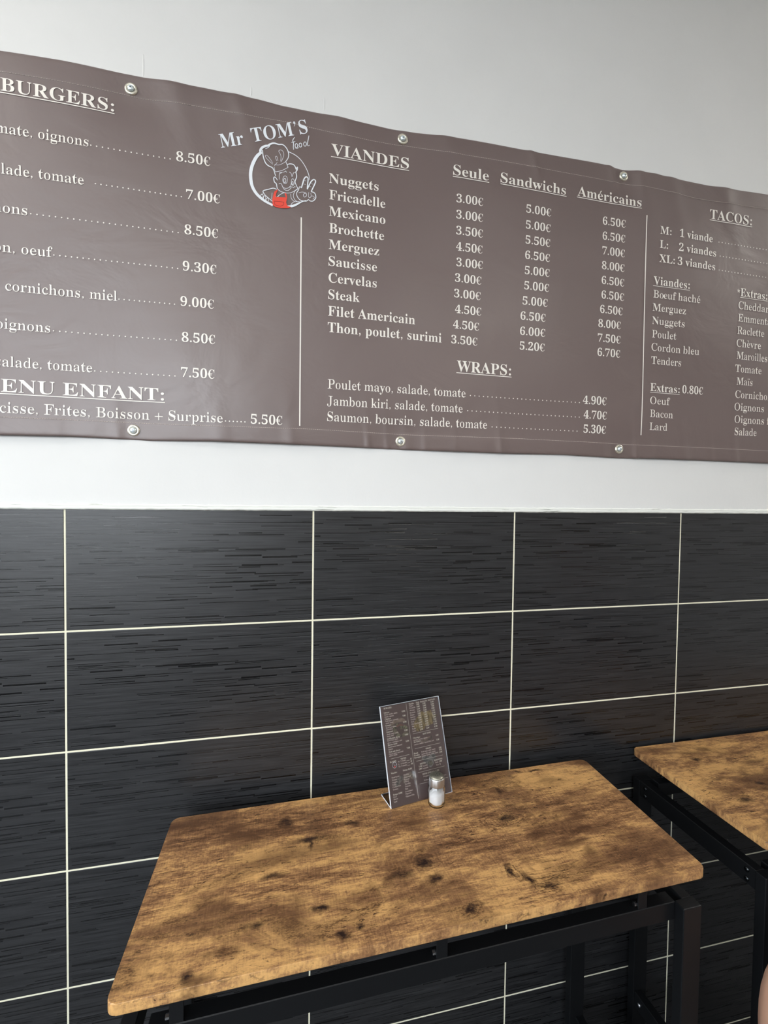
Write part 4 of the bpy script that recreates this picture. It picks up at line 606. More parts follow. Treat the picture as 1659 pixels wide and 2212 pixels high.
window('window_1', 'y', Y0, *WIN[0][1:], 1)
window('window_2', 'x', X0, *WIN[1][1:], 2)

# wall behind the tables: plaster above, tiled below, every tile its own part
bm = bmesh.new(); box(bm, X0, X1, 0.0, 0.12, TILE_TOP, ZC); box(bm, X0, X1, 0.0095, 0.12, 0, TILE_TOP)
wall = tag(obj('wall_back', bm, M['wall']), kind='structure')
# small plaster ridges above the banner
bm = bmesh.new()
for (x, z, h) in ((0.648, 2.437, 0.022), (1.016, 2.432, 0.014), (0.86, 2.428, 0.010)):
    r = bmesh.ops.create_uvsphere(bm, u_segments=10, v_segments=8, radius=1.0); bmesh.ops.scale(bm, vec=(0.0022, 0.0005, h), verts=r['verts']); bmesh.ops.translate(bm, vec=(x, 0.0, z), verts=r['verts'])
obj('plaster_ridge', bm, M['wall'], wall, True)
cols = [0.5*i for i in range(-5, 9)]
xs = [X0]+[c for c in cols if c > X0]+[X1]
zs = [0.0]+[TILE_TOP-TH*k for k in range(6, -1, -1)]
bm = bmesh.new()
for x in cols:
    if X0 < x < X1: box(bm, x-G/2, x+G/2, 0.0006, 0.0095, 0, TILE_TOP-0.0002)
for k in range(1, 7):
    z = TILE_TOP-TH*k
    for a, b in zip(xs[:-1], xs[1:]): box(bm, a+(G/2 if a > X0 else 0), b-(G/2 if b < X1 else 0), 0.0006, 0.0095, z-G/2, z+G/2)
obj('grout', bm, M['grout'], wall)
def tile_mesh(w, h):
    bm = bmesh.new(); box(bm, 0, w, 0.0, 0.0092, 0, h)
    es = [e for e in bm.edges if all(abs(v.co.y) < 1e-6 for v in e.verts)]
    bmesh.ops.bevel(bm, geom=es, offset=0.0010, segments=2, affect='EDGES', profile=0.6)
    me = bpy.data.meshes.new('tile'); bm.to_mesh(me); bm.free(); me.materials.append(M['tile'])
    for p in me.polygons: p.use_smooth = abs(p.normal.y) < 0.999 and p.normal.y < -0.05
    return me
cache = {}
for i, (a, b) in enumerate(zip(xs[:-1], xs[1:])):
    for j, (u, v) in enumerate(zip(zs[:-1], zs[1:])):
        a_ = a+(G/2 if i else 0); b_ = b-(G/2 if i < len(xs)-2 else 0); u_ = u+(G/2 if j else 0); v_ = v-(G/2 if j < len(zs)-2 else 0.0)
        key = (round(b_-a_, 4), round(v_-u_, 4))
        if key not in cache: cache[key] = tile_mesh(b_-a_, v_-u_)
        o = bpy.data.objects.new('tile', cache[key]); link(o, wall); o.location = (a_, 0.0002*((i*7+j*5) % 3), u_)
# irregular filler bead where plaster meets tiles
rnd = random.Random(4); vv = []; ff = []; N = 900
for i in range(N+1):
    x = X0+(X1-X0)*i/N; jz = rnd.uniform(-0.0007, 0.0007); jy = rnd.uniform(0, 0.0008)
    for (y, z) in ((0.004, TILE_TOP-0.0006), (-0.0026-jy, TILE_TOP-0.0004+jz*0.4), (-0.0034-jy, TILE_TOP+0.0045+jz), (-0.0014, TILE_TOP+0.0062+jz), (-0.0028-jy, TILE_TOP+0.0085+jz), (-0.0006, TILE_TOP+0.0115+jz), (0.004, TILE_TOP+0.0125)):
        vv.append((x, y, z))
for i in range(N):
    for k in range(6): ff.append((i*7+k, i*7+k+1, i*7+7+k+1, i*7+7+k))
tag(meshobj('trim_1', vv, ff, M['caulk'], None, True), kind='structure')

# unseen ceiling panels added to even out the light on wall and banner
for (x, y) in ((-0.85, -0.85), (4.2, -0.45), (0.2, -3.3), (2.7, -3.3)):
    l = empty('fill_light_panel', (x, y, ZC)); tag(l, {-0.85: 'added white fill light panel on the ceiling nearest the side window', 4.2: 'added white fill light panel on the ceiling farthest from the windows', 2.7: 'added white fill light panel on the ceiling at the back of the room, away from the window', 0.2: 'added white fill light panel on the ceiling at the back of the room, near the front window'}[x], 'fill light', 'added fill light panels')
    boxobj('housing', (-0.31, 0.31, -0.31, 0.31, -0.03, 0), M['side'], l, 0.004, 1)
    em = bpy.data.materials.new('fill_light_diffuser'); em.use_nodes = True; em.node_tree.nodes['Principled BSDF'].inputs['Emission Color'].default_value = (1.0, 0.96, 0.90, 1); em.node_tree.nodes['Principled BSDF'].inputs['Emission Strength'].default_value = 10
    boxobj('diffuser', (-0.28, 0.28, -0.28, 0.28, -0.034, -0.0301), em, l)

# ------------------------------------------------------------------ printed lettering
GL = {}
for code, adv, cs in GLYPHS: GL[chr(code)] = (adv, [[(float(c[i]), float(c[i+1])) for i in range(0, len(c), 2)] for c in cs])
def circ(x, y, r, n=10): return [(x+r*cos(-2*pi*i/n+0.3), y+r*sin(-2*pi*i/n+0.3)) for i in range(n)]
def lower(c): return [(x, y if y <= 0 else (y*0.95 if y < 462 else 439+(y-462)*(700-439)/(690-462))) for x, y in c]
for ch in list(GL):
    if ch.islower(): GL[ch] = (GL[ch][0], [lower(c) for c in GL[ch][1]])
GL['.'] = (250, [circ(125, 66, 68)]); GL[':'] = (320, [circ(160, 70, 74), circ(160, 385, 74)])
tail = [(70, 75), (95, 125), (140, 132), (182, 100), (185, 40), (150, -40), (85, -110), (70, -95), (115, -45), (128, 5), (90, 15)]
GL[','] = (260, [tail]); GL['’'] = (260, [[(x, y+545) for x, y in tail]])
GL['+'] = (640, [[(60, 215), (290, 215), (290, 0), (345, 0), (345, 215), (580, 215), (580, 270), (345, 270), (345, 490), (290, 490), (290, 270), (60, 270)]])
GL['*'] = (460, [[(230+sgn*22*cos(a)+rad*sin(a), 520+rad*cos(a)-sgn*22*sin(a)) for sgn, rad in ((-1, 15), (-1.3, 165), (1.3, 165), (1, 15))] for a in [k*2*pi/5 for k in range(5)]])
GL[' '] = (260, [])
Cw, Cc = GL['C']
GL['€'] = (520, [[(x*0.68+30, y*0.98) for x, y in c] for c in Cc]+[[(0, 385), (340, 385), (325, 345), (0, 345)], [(0, 290), (320, 290), (305, 250), (0, 250)]])
ew, ec = GL['e']; mx = ew/2
ACC = {'é': [[(mx-45, 500), (mx+35, 665), (mx+125, 665), (mx+5, 500)]], 'è': [[(mx-5, 500), (mx-125, 665), (mx-35, 665), (mx+45, 500)]]}
GL['é'] = GL['è'] = (ew, ec)
iw, ic = GL['i']; stem = [c for c in ic if min(p[1] for p in c) < 100]
GL['ï'] = (iw, stem); ACC['ï'] = [circ(iw/2-78, 600, 50), circ(iw/2+78, 600, 50)]
ow, oc = GL['o']; GL['œ'] = (ow+ew-70, oc+[[(x+ow-70, y) for x, y in c] for c in ec])

def thin(contours, k, tmin):
    """narrow the stems: every outline point moves inward along x by a share of the local stroke width"""
    segs = [(c[i], c[(i+1) % len(c)]) for c in contours for i in range(len(c))]
    out = []
    def hits(x, y, sgn):
        best = 1e9
        for (x1, y1), (x2, y2) in segs:
            if (y1 > y) == (y2 > y): continue
            xi = x1+(x2-x1)*(y-y1)/(y2-y1); d = (xi-x)*sgn
            if d > 1.0: best = min(best, d)
        return best
    def inside(x, y):
        n = 0
        for (x1, y1), (x2, y2) in segs:
            if (y1 > y) != (y2 > y) and x1+(x2-x1)*(y-y1)/(y2-y1) > x: n += 1
        return n % 2 == 1
    for c in contours:
        n = len(c); nc = []
        for i, (x, y) in enumerate(c):
            px, py = c[i-1]; qx, qy = c[(i+1) % n]
            # average of the two edge normals
            def nrm(ax, ay, bx, by):
                l = math.hypot(bx-ax, by-ay) or 1; return ((by-ay)/l, -(bx-ax)/l)
            n1 = nrm(px, py, x, y); n2 = nrm(x, y, qx, qy); nx = n1[0]+n2[0]; ny = n1[1]+n2[1]; l = math.hypot(nx, ny) or 1; nx /= l; ny /= l
            if not inside(x-nx*2.5, y-ny*2.5+0.37): nx, ny = -nx, -ny
            # (nx, ny) now points away from the ink
            yy = y-ny*6+0.41; s = -1 if nx > 0 else 1
            T = hits(x+s*0.5, yy, s)
            if T > 230 or abs(nx) < 0.25: nc.append((x, y)); continue
            d = max(0.0, min(T*k, T-tmin))/2
            nc.append((x+s*d*min(1, abs(nx)*1.25), y))
        out.append(nc)
    return out
def in_poly(p, c):
    n = 0
    for i in range(len(c)):
        (x1, y1), (x2, y2) = c[i], c[(i+1) % len(c)]
        if (y1 > p[1]) != (y2 > p[1]) and x1+(x2-x1)*(p[1]-y1)/(y2-y1) > p[0]: n += 1
    return n % 2 == 1
def nest(cs):
    """outer outlines, each with the holes that lie in it"""
    own = [[i for i, o in enumerate(cs) if i != k and all(in_poly(q, o) for q in c[::3])] for k, c in enumerate(cs)]
    return [[cs[k]]+[cs[j] for j in range(len(cs)) if k in own[j]] for k in range(len(cs)) if not own[k]]
TESS = {}
def glyph(ch, w):
    if (ch, w) not in TESS:
        adv, cs = GL[ch]
        if cs and ch.isalnum() and w != 'h': cs = thin(cs, {'b': 0.10, 'r': 0.36}[w], {'b': 34, 'r': 30}[w])
        cs = list(cs)+ACC.get(ch, [])
        if ch in '.,:’' and w == 'r': cs = [[((x-adv/2)*0.8+adv/2, y*0.85) for x, y in c] for c in cs]
        vs, tr = [], []
        for grp in nest(cs):
            n = len(vs); vs += [p for c in grp for p in c]
            tr += [tuple(n+i for i in t_) for t_ in tessellate_polygon([[Vector((x, y, 0)) for x, y in c] for c in grp])]
        TESS[(ch, w)] = (adv, vs, tr)
    return TESS[(ch, w)]
def layout(s, w):
    V, F, x = [], [], 0.0
    for ch in s:
        adv, vs, tr = glyph(ch, w); b = len(V)
        V += [(x+p[0], p[1]) for p in vs]; F += [tuple(b+i for i in t_) for t_ in tr]
        x += adv*(0.97 if w == 'r' else 1.0)
    return V, F, x
def string_geo(pre, s, post, x0, x1, z, cap, w):
    """a line of print: S inked from x0 to x1 on baseline z; PRE and POST run on before and after it"""
    V, F, adv = layout(s, w); a = min(p[0] for p in V); b = max(p[0] for p in V); k = (x1-x0)/(b-a); ky = cap/678.0
    off = 0.0; parts = [(V, F, 0.0)]
    if pre: Vp, Fp, ap = layout(pre, w); parts.append((Vp, Fp, -ap))
    if post: Vq, Fq, aq = layout(post, w); parts.append((Vq, Fq, adv))
    OV, OF = [], []
    for V_, F_, o_ in parts:
        n = len(OV); OV += [(x0+(p[0]+o_-a)*k, z+p[1]*ky) for p in V_]; OF += [tuple(n+i for i in f) for f in F_]
    return OV, OF
def face_up(V3, F, want):
    """turn every triangle so that its normal looks along WANT"""
    out = []
    for f in F:
        a, b, c = (Vector(V3[i]) for i in f[:3]); out.append(f if (b-a).cross(c-a).dot(want) > 0 else tuple(reversed(f)))
    return out
def ribbon(pts):
    """pts: (x, z, width) -> flat stroke polygons with round joins, 2D"""
    V, F = [], []; n = len(pts); P = []
    # smooth by Catmull-Rom
    if n > 2:
        closed = pts[0][:2] == pts[-1][:2]
        for i in range(n-1):
            p1, p2 = pts[i], pts[i+1]; p0 = pts[i-1] if i else (pts[-2] if closed else p1); p3 = pts[i+2] if i+2 < n else (pts[1] if closed else p2)
            for k in range(4):
                t_ = k/4; P.append(tuple(0.5*((2*b)+(-a+c)*t_+(2*a-5*b+4*c-d)*t_*t_+(-a+3*b-3*c+d)*t_**3) for a, b, c, d in zip(p0, p1, p2, p3)))
        P.append(tuple(map(float, pts[-1])))
    else: P = [tuple(map(float, p)) for p in pts]
    for i, (x, z, w) in enumerate(P):
        a = P[max(0, i-1)]; b = P[min(len(P)-1, i+1)]; dx, dz = b[0]-a[0], b[1]-a[1]; l = math.hypot(dx, dz) or 1
        V += [(x-dz/l*w/2, z+dx/l*w/2), (x+dz/l*w/2, z-dx/l*w/2)]
        if i: j = 2*i; F += [(j-2, j-1, j+1), (j-2, j+1, j)]
    return V, F

# ------------------------------------------------------------------ banner
TOP = [(-.62, 2.405), (-0.3, 2.4), (0.04, 2.412), (0.3992, 2.4036), (0.5049, 2.4087), (0.6278, 2.4108), (0.7037, 2.4098), (0.7645, 2.4112), (0.8773, 2.4096), (0.9250, 2.4066), (0.9472, 2.4068), (1.0357, 2.4070), (1.148, 2.4050), (1.1915, 2.4045), (1.3533, 2.4093), (1.4755, 2.4116), (1.7255, 2.4188), (1.7831, 2.4157), (1.8843, 2.4211), (1.9133, 2.4175), (2.0638, 2.416), (2.2503, 2.4202), (2.4, 2.418), (2.85, 2.42)]
BOT = [(-.62, 1.675), (0.3925, 1.6739), (0.5103, 1.6763), (0.6216, 1.6749), (0.6633, 1.674), (0.7829, 1.6776), (0.9807, 1.6772), (1.0115, 1.6771), (1.2007, 1.6746), (1.4872, 1.6747), (1.6287, 1.6769), (1.7911, 1.6733), (1.9101, 1.6754), (2.0716, 1.6752), (2.2842, 1.6744), (2.85, 1.675)]
ST = [(-.62, 2.366), (0.3989, 2.364), (0.5047, 2.3668), (0.6102, 2.3688), (0.6508, 2.3667), (0.7801, 2.3701), (0.8775, 2.3712), (0.9412, 2.3728), (1.036, 2.3686), (1.1207, 2.3685), (1.204, 2.3711), (1.354, 2.3714), (1.4937, 2.3751), (1.769, 2.3796), (1.8857, 2.3811), (2.0078, 2.3749), (2.2521, 2.3799), (2.85, 2.38)]
SB = [(-.62, 1.709), (0.3928, 1.7089), (0.6217, 1.7099), (0.728, 1.7092), (0.9804, 1.7123), (1.0112, 1.7123), (1.2396, 1.7096), (1.514, 1.7124), (1.7165, 1.7113), (1.8395, 1.7095), (2.0511, 1.7102), (2.2826, 1.7092), (2.85, 1.71)]
EYE = [(0.6264, 2.3819, 'top'), (1.1961, 2.3852, 'top'), (1.7864, 2.3988, 'top'), (0.629, 1.6941, 'bot'), (1.2004, 1.6939, 'bot'), (1.7931, 1.6969, 'bot'), (0.05, 2.384, 'top'), (0.05, 1.694, 'bot'), (2.38, 2.40, 'top'), (2.38, 1.697, 'bot'), (-0.54, 2.384, 'top'), (-0.54, 1.694, 'bot')]
BX0, BX1 = -0.60, 2.82
def lerp_tab(T, x):
    if x <= T[0][0]: return T[0][1]
    for (a, u), (b, v) in zip(T[:-1], T[1:]):
        if x <= b: return u+(v-u)*(x-a)/(b-a)
    return T[-1][1]
FOLDS = [(1.124, 'b', 0.0016, 0.007), (1.17, 'b', 0.0014, 0.006), (1.215, 'b', 0.0020, 0.012), (1.262, 'b', 0.0011, 0.008), (1.455, 'b', 0.0026, 0.010), (1.335, 'b', 0.0012, 0.012), (1.76, 'b', 0.0018, 0.009), (1.845, 'b', 0.0024, 0.008), (1.89, 'b', 0.0016, 0.012), (2.00, 'b', 0.0018, 0.014), (2.09, 'b', 0.0012, 0.010), (2.17, 'b', 0.0024, 0.011), (0.60, 'b', 0.0014, 0.012), (0.80, 'b', 0.0012, 0.02), (0.95, 'b', 0.0012, 0.015), (0.49, 'b', 0.001, 0.015),
         (0.70, 't', 0.0028, 0.030), (0.83, 't', 0.0016, 0.018), (1.05, 't', 0.0018, 0.03), (1.30, 't', 0.0014, 0.02), (1.52, 't', 0.0018, 0.01), (1.745, 't', 0.0020, 0.010), (1.83, 't', 0.0030, 0.022), (1.93, 't', 0.0022, 0.02), (2.10, 't', 0.0026, 0.03), (1.20, 't', 0.0012, 0.02)]
def banner_y(x, z):
    zt, zb = lerp_tab(TOP, x), lerp_tab(BOT, x); dt, db = zt-z, z-zb; y = 0.0072
    for ex, ez, _ in EYE:
        d2 = (x-ex)**2+(z-ez)**2; y -= 0.0046*math.exp(-d2/0.0045)
    y += 0.0022*sin(x*7.1+1.0)*sin((z-1.67)*6.0)+0.0012*sin(x*13.0+z*9.0)
    for fx, side, a, w in FOLDS:
        d = dt if side == 't' else db; lean = fx+(0.35*d if side == 't' else -0.1*d)
        y += 1.5*a*math.exp(-((x-lean)/w)**2)*math.exp(-max(d, 0)/(0.055 if side == 'b' else 0.09))
    hs = lerp_tab(ST, x)-z
    y += 0.0006/(1+math.exp(-(-hs)/0.0012)) if z > 2.2 else 0
    if z < 1.9: y += 0.0006/(1+math.exp((z-lerp_tab(SB, x))/0.0012))
    return -max(y, 0.0012)
banner = empty('menu_banner', (1.1, -0.004, 1.67)); tag(banner, 'wide taupe vinyl price banner screwed to the white wall above the tiles', 'banner')
bpy.context.view_layer.update()
OFF = Vector((1.1, -0.004, 1.67))
def loc3(x, z, lift=0.0): return (x-OFF.x, banner_y(x, z)-lift-OFF.y, z-OFF.z)
NX = 900
tz = [0, 0.0015, 0.004, 0.009, 0.018, 0.027, 0.033, 0.0355, 0.038, 0.041, 0.045, 0.06, 0.08, 0.1]
ts = sorted([t_/0.73 for t_ in tz]+[1-t_/0.73 for t_ in tz]+[0.137+0.725*i/26 for i in range(1, 26)])
V, F = [], []; NZ = len(ts)
for i in range(NX+1):
    x = BX0+(BX1-BX0)*i/NX; zt, zb = lerp_tab(TOP, x), lerp_tab(BOT, x)
    for t_ in ts:
        z = zb+(zt-zb)*t_; p = list(loc3(x, z)); d = min(zt-z, z-zb)
        if d < 0.004: p[1] += 0.0016*(1-d/0.004)**2
        p[1] = min(p[1], -0.0011-OFF.y)
        V.append(p)
for i in range(NX):
    for j in range(NZ-1): a = i*NZ+j; F.append((a, a+NZ, a+NZ+1, a+1))
sheet = meshobj('vinyl_sheet', V, F, M['banner'], banner, True)
so = sheet.modifiers.new('thickness', 'SOLIDIFY'); so.thickness = 0.0006; so.offset = -1.0
# sewn hems: a row of small stitches each
def stitches(T):
    V, F = [], []; x = BX0+0.01; rr = random.Random(2)
    while x < BX1-0.01:
        L = 0.0031; z = lerp_tab(T, x); z2 = lerp_tab(T, x+L); w = 0.00042; n = len(V)
        V += [loc3(x, z-w, 0.0005), loc3(x+L, z2-w, 0.0005), loc3(x+L, z2+w, 0.0005), loc3(x, z+w, 0.0005), loc3(x+L/2, (z+z2)/2, 0.0011)]
        F += [(n, n+1, n+4), (n+1, n+2, n+4), (n+2, n+3, n+4), (n+3, n, n+4)]; x += L+0.0011*rr.uniform(0.8, 1.5)
    o = meshobj('stitched_seam', V, F, M['thread'], banner); tag(o, kind='stuff')
stitches(ST); stitches(SB)
def print_on_banner(name, V2, F, mt='print', lift=0.0009):
    V3 = [loc3(x, z, lift) for x, z in V2]; return meshobj(name, V3, face_up(V3, F, Vector((0, -1, 0))), M[mt], banner)
UNDER = {}
for i, u in enumerate(UND): UNDER[i] = u
def bar(x0, x1, z, h, V, F):
    k = max(1, int((x1-x0)/0.02))
    for i in range(k):
        a = x0+(x1-x0)*i/k; b = x0+(x1-x0)*(i+1)/k; n = len(V); V += [(a, z-h), (b, z-h), (b, z), (a, z)]; F += [(n, n+1, n+2), (n, n+2, n+3)]
for (pre, s, post, x0, x1, z, cap, w) in TEXT:
    x0, x1, z, cap = x0/1e4, x1/1e4, z/1e4, cap/1e4
    if s == '*': cap = 0.021
    V, F = string_geo(pre, s, post, x0, x1, z, cap, w)
    name = 'price_lettering' if s.endswith('€') else 'line_lettering'
    for (u0, u1, uz) in UND:
        if abs(uz/1e4-z) < 0.0075 and u0/1e4 < (x0+x1)/2 < u1/1e4 and w == 'b' and '€' not in s:
            bar(u0/1e4, u1/1e4, z-0.0028, 0.0017 if cap > 0.022 else 0.0013, V, F); name = 'heading_lettering'
    print_on_banner(name, V, F)
for (x0, x1, z, n) in DOTS:
    V, F = [], []
    for i in range(n):
        cx = (x0+(x1-x0)*i/(n-1))/1e4; b = len(V); c = circ(cx, z/1e4+0.0012, 0.00142, 8); V += c; F += [(b, b+k, b+k+1) for k in range(1, 7)]
    print_on_banner('dot_leader', V, F)
for (x, z0, z1) in ((0.9675, 1.7185, 2.173), (1.8560, 1.7358, 2.3075)):
    V, F = [], []
    for i in range(24):
        a = z0+(z1-z0)*i/24; b = z0+(z1-z0)*(i+1)/24; n = len(V); V += [(x-0.0014, a), (x+0.0014, a), (x+0.0014, b), (x-0.0014, b)]; F += [(n, n+1, n+2), (n, n+2, n+3)]
    print_on_banner('divider_line', V, F)
# emblem
V, F = [], []
for st in STROKES:
    v, f = ribbon([(a/1e4, b/1e4, c/1e4) for a, b, c in st]); n = len(V); V += v; F += [tuple(n+i for i in q) for q in f]
print_on_banner('chef_emblem', V, F, 'logo')
ap = [(a/1e4, b/1e4) for a, b in APRON]; tr = tessellate_polygon([[Vector((x, z, 0)) for x, z in ap]])
print_on_banner('emblem_apron', ap, [tuple(q) for q in tr], 'red', 0.0013)
v, f = [], []
for a, b in zip(POCKET[:-1], POCKET[1:]):
    q, r = ribbon([(a[0]/1e4, a[1]/1e4, 0.0006), (b[0]/1e4, b[1]/1e4, 0.0006)]); n = len(v); v += q; f += [tuple(n+i for i in t_) for t_ in r]
print_on_banner('emblem_pocket', v, f, 'pocket', 0.0016)
def slanted(s, bx0, bz0, bx1, bz1, cap, lean):
    V, F, adv = layout(s, 'b'); a = min(p[0] for p in V); b = max(p[0] for p in V); dx, dz = bx1-bx0, bz1-bz0; L = math.hypot(dx, dz); ux, uz = dx/L, dz/L; vx, vz = lean
    k = L/(b-a); ky = cap/678; return [(bx0+ux*(p[0]-a)*k+vx*p[1]*ky, bz0+uz*(p[0]-a)*k+vz*p[1]*ky) for p in V], F
v, f = slanted('Mr', 0.8003, 2.2940, 0.8470, 2.3092, 0.0275, (-0.22, 0.975)); v2, f2 = slanted('TOM’S', 0.8650, 2.3165, 0.9815, 2.3580, 0.0280, (-0.24, 0.97))
n = len(v); print_on_banner('shop_name_lettering', v+v2, f+[tuple(n+i for i in q) for q in f2], 'logo')
# eyelets (parts of the banner) and the screws through them (things)
def eyelet(x, z):
    bm = bmesh.new(); prof = [(0.0062, 0.0), (0.0062, 0.0014), (0.0074, 0.0022), (0.0092, 0.0026), (0.0108, 0.0022), (0.0120, 0.0008), (0.0122, -0.0002)]
    n = 32; rings = [[bm.verts.new((r*cos(2*pi*i/n), -h, r*sin(2*pi*i/n))) for i in range(n)] for r, h in prof]
    for a, b in zip(rings[:-1], rings[1:]):
        for i in range(n): bm.faces.new((a[i], a[(i+1) % n], b[(i+1) % n], b[i]))
    bmesh.ops.recalc_face_normals(bm, faces=bm.faces)
    p = loc3(x, z, 0.0006); return obj('eyelet', bm, M['eyelet'], banner, True, p)
def screw_mesh():
    bm = bmesh.new(); prof = [(0.0, 0.0042), (0.0026, 0.0040), (0.0046, 0.0032), (0.0058, 0.0018), (0.0061, 0.0004), (0.0061, -0.0006), (0.0022, -0.0008), (0.0022, -0.012)]
    n = 28; top = bm.verts.new((0, -prof[0][1], 0)); rings = [[bm.verts.new((r*cos(2*pi*i/n), -h, r*sin(2*pi*i/n))) for i in range(n)] for r, h in prof[1:]]
    for i in range(n): bm.faces.new((top, rings[0][i], rings[0][(i+1) % n]))
    for a, b in zip(rings[:-1], rings[1:]):
        for i in range(n): bm.faces.new((a[i], a[(i+1) % n], b[(i+1) % n], b[i]))
    bmesh.ops.recalc_face_normals(bm, faces=bm.faces); return bm
SL = ['zinc screw in the top eyelet beside the first heading, after BURGERS', 'zinc screw in the top eyelet above the word VIANDES', 'zinc screw in the top eyelet above the word Américains', 'zinc screw in the bottom eyelet under the child menu line', 'zinc screw in the bottom eyelet under the salmon wrap line', 'zinc screw in the bottom eyelet just before the second white divider line',
      'zinc screw in the far upper eyelet at the start of the banner', 'zinc screw in the far lower eyelet at the start of the banner', 'zinc screw in the upper eyelet after the TACOS column', 'zinc screw in the lower eyelet after the TACOS column', 'zinc screw in the very first upper eyelet of the banner', 'zinc screw in the very first lower eyelet of the banner']
proto = None
for i, (x, z, _) in enumerate(EYE):
    eyelet(x, z); yy = banner_y(x, z)-0.0026
    s = obj('screw', screw_mesh(), M['screw'], None, True); s.location = (x, yy, z); s.rotation_euler = (0, i*0.7, 0)
    tag(s, SL[i], 'screw', 'screws holding the banner')
    bm = bmesh.new(); box(bm, -0.0017, 0.0017, -0.0043, -0.0036, -0.0005, 0.0005); box(bm, -0.0005, 0.0005, -0.0043, -0.0036, -0.0017, 0.0017)
    obj('cross_recess', bm, M['recess'], s)

# ------------------------------------------------------------------ bar tables
TZ = 0.8993; TT = 0.0165
def bar_table(name, loc, rz, label, woodmat, L=0.9685, D=0.362, skew=0.0):
    t_ = empty(name, (loc[0], loc[1], 0.0), rz); tag(t_, label, 'table', 'rustic bar tables along the tiled wall')
    bm = bmesh.new(); r = 0.013; hx, hy = L/2, D/2; pts = []
    for cx, cy, a0 in ((hx-r, hy-r, 0), (-hx+r, hy-r, 90), (-hx+r, -hy+r, 180), (hx-r, -hy+r, 270)):
        for k in range(7): a = R(a0+15*k); pts.append((cx+r*cos(a), cy+r*sin(a)))
    lo = [bm.verts.new((x, y, TZ-TT)) for x, y in pts]; hi = [bm.verts.new((x, y, TZ)) for x, y in pts]; n = len(pts)
    bm.faces.new(hi); bm.faces.new(list(reversed(lo)))
    for i in range(n): bm.faces.new((lo[i], lo[(i+1) % n], hi[(i+1) % n], hi[i]))
    es = [e for e in bm.edges if abs(e.verts[0].co.z-e.verts[1].co.z) < 1e-6]
    bmesh.ops.bevel(bm, geom=es, offset=0.0013, segments=2, affect='EDGES', profile=0.5)
    o = obj('tabletop', bm, woodmat, t_)
    for p in o.data.polygons: p.use_smooth = abs(p.normal.z) < 0.98
    BM = M['black_metal']; lx, ly = 0.0405, 0.0215; ZL = 0.826; h = 0.034
    for sx in (-1, 1):
        for sy in (-1, 1):
            x0, x1 = sorted((sx*(hx-0.0015), sx*(hx-0.0015-lx))); y0, y1 = sorted((sy*(hy-0.006), sy*(hy-0.006-ly)))
            boxobj('leg', (x0, x1, y0, y1, 0.012, ZL), BM, t_, 0.0016, 2)
            bm = bmesh.new(); lathe(bm, [(0.009, 0.0), (0.013, 0.001), (0.013, 0.006), (0.008, 0.012)], 16); f = obj('foot_glide', bm, M['black_plastic'], t_, True); f.location = ((x0+x1)/2, (y0+y1)/2, 0)
    yf = -(hy-0.006)+0.0195
    for (y0, y1) in ((yf, yf+0.024), (-yf-0.024, -yf)): boxobj('long_rail', (-hx+0.0015+lx, hx-0.0015-lx, y0, y1, ZL-h-0.001, ZL-0.001), BM, t_, 0.0012, 1)
    for sx in (-1, 1):
        x0, x1 = sorted((sx*(hx-0.0035), sx*(hx-0.0035-0.022)))
        for z0, z1 in ((ZL-0.041, ZL-0.0005), (0.215, 0.255)):
            rail = boxobj('side_rail', (x0, x1, -(hy-0.006-ly), hy-0.006-ly, z0, z1), BM, t_, 0.0012, 1)
            for y in (-(hy-0.046), hy-0.046):
                for zz in (((z0+z1)/2+0.009, (z0+z1)/2-0.010) if z1 > 0.5 else ((z0+z1)/2,)):
                    bm = bmesh.new(); r_ = bmesh.ops.create_uvsphere(bm, u_segments=16, v_segments=10, radius=0.0052); bmesh.ops.scale(bm, vec=(0.62, 1, 1), verts=r_['verts'])
                    b = obj('bolt', bm, M['black_bolt'] if z1 > 0.5 else M['bolt'], rail, True); b.location = (sx*(hx-0.0035+0.0004), y, zz)
    # spacers and cross bars that carry the top above the frame
    for x in (-0.407, -0.012, 0.374):
        boxobj('cross_bar', (x-0.009, x+0.009, yf+0.0045, -yf-0.0045, TZ-TT-0.014, TZ-TT), BM, t_, 0.0008, 1)
        for s in (-1, 1):
            y0, y1 = sorted((s*(yf+0.0015)*-1*-1 if s < 0 else -(yf+0.0015), (yf+0.0045) if s < 0 else -(yf+0.0045)))
            if s < 0: y0, y1 = yf+0.0013, yf+0.0043
            tab = boxobj('spacer_tab', (x-0.0095, x+0.0095, y0, y1, ZL-0.0012, TZ-TT), BM, t_, 0.0005, 1)
            bm = bmesh.new(); cyl(bm, (x-0.0095, (y0+y1)/2+0.004*(1 if s < 0 else -1), ZL+0.006), (x-0.0152, (y0+y1)/2+0.004*(1 if s < 0 else -1), ZL+0.006), 0.0036, 6)
            obj('bolt', bm, M['bolt'], tab)
    bpy.context.view_layer.update()
    for o in list(t_.children_recursive):      # the side edges are not quite square to the long ones
        p = o.location; 
        for v in o.data.vertices: v.co.x += skew*(v.co.y)
        if skew: o.location.x += skew*p.y
    return t_
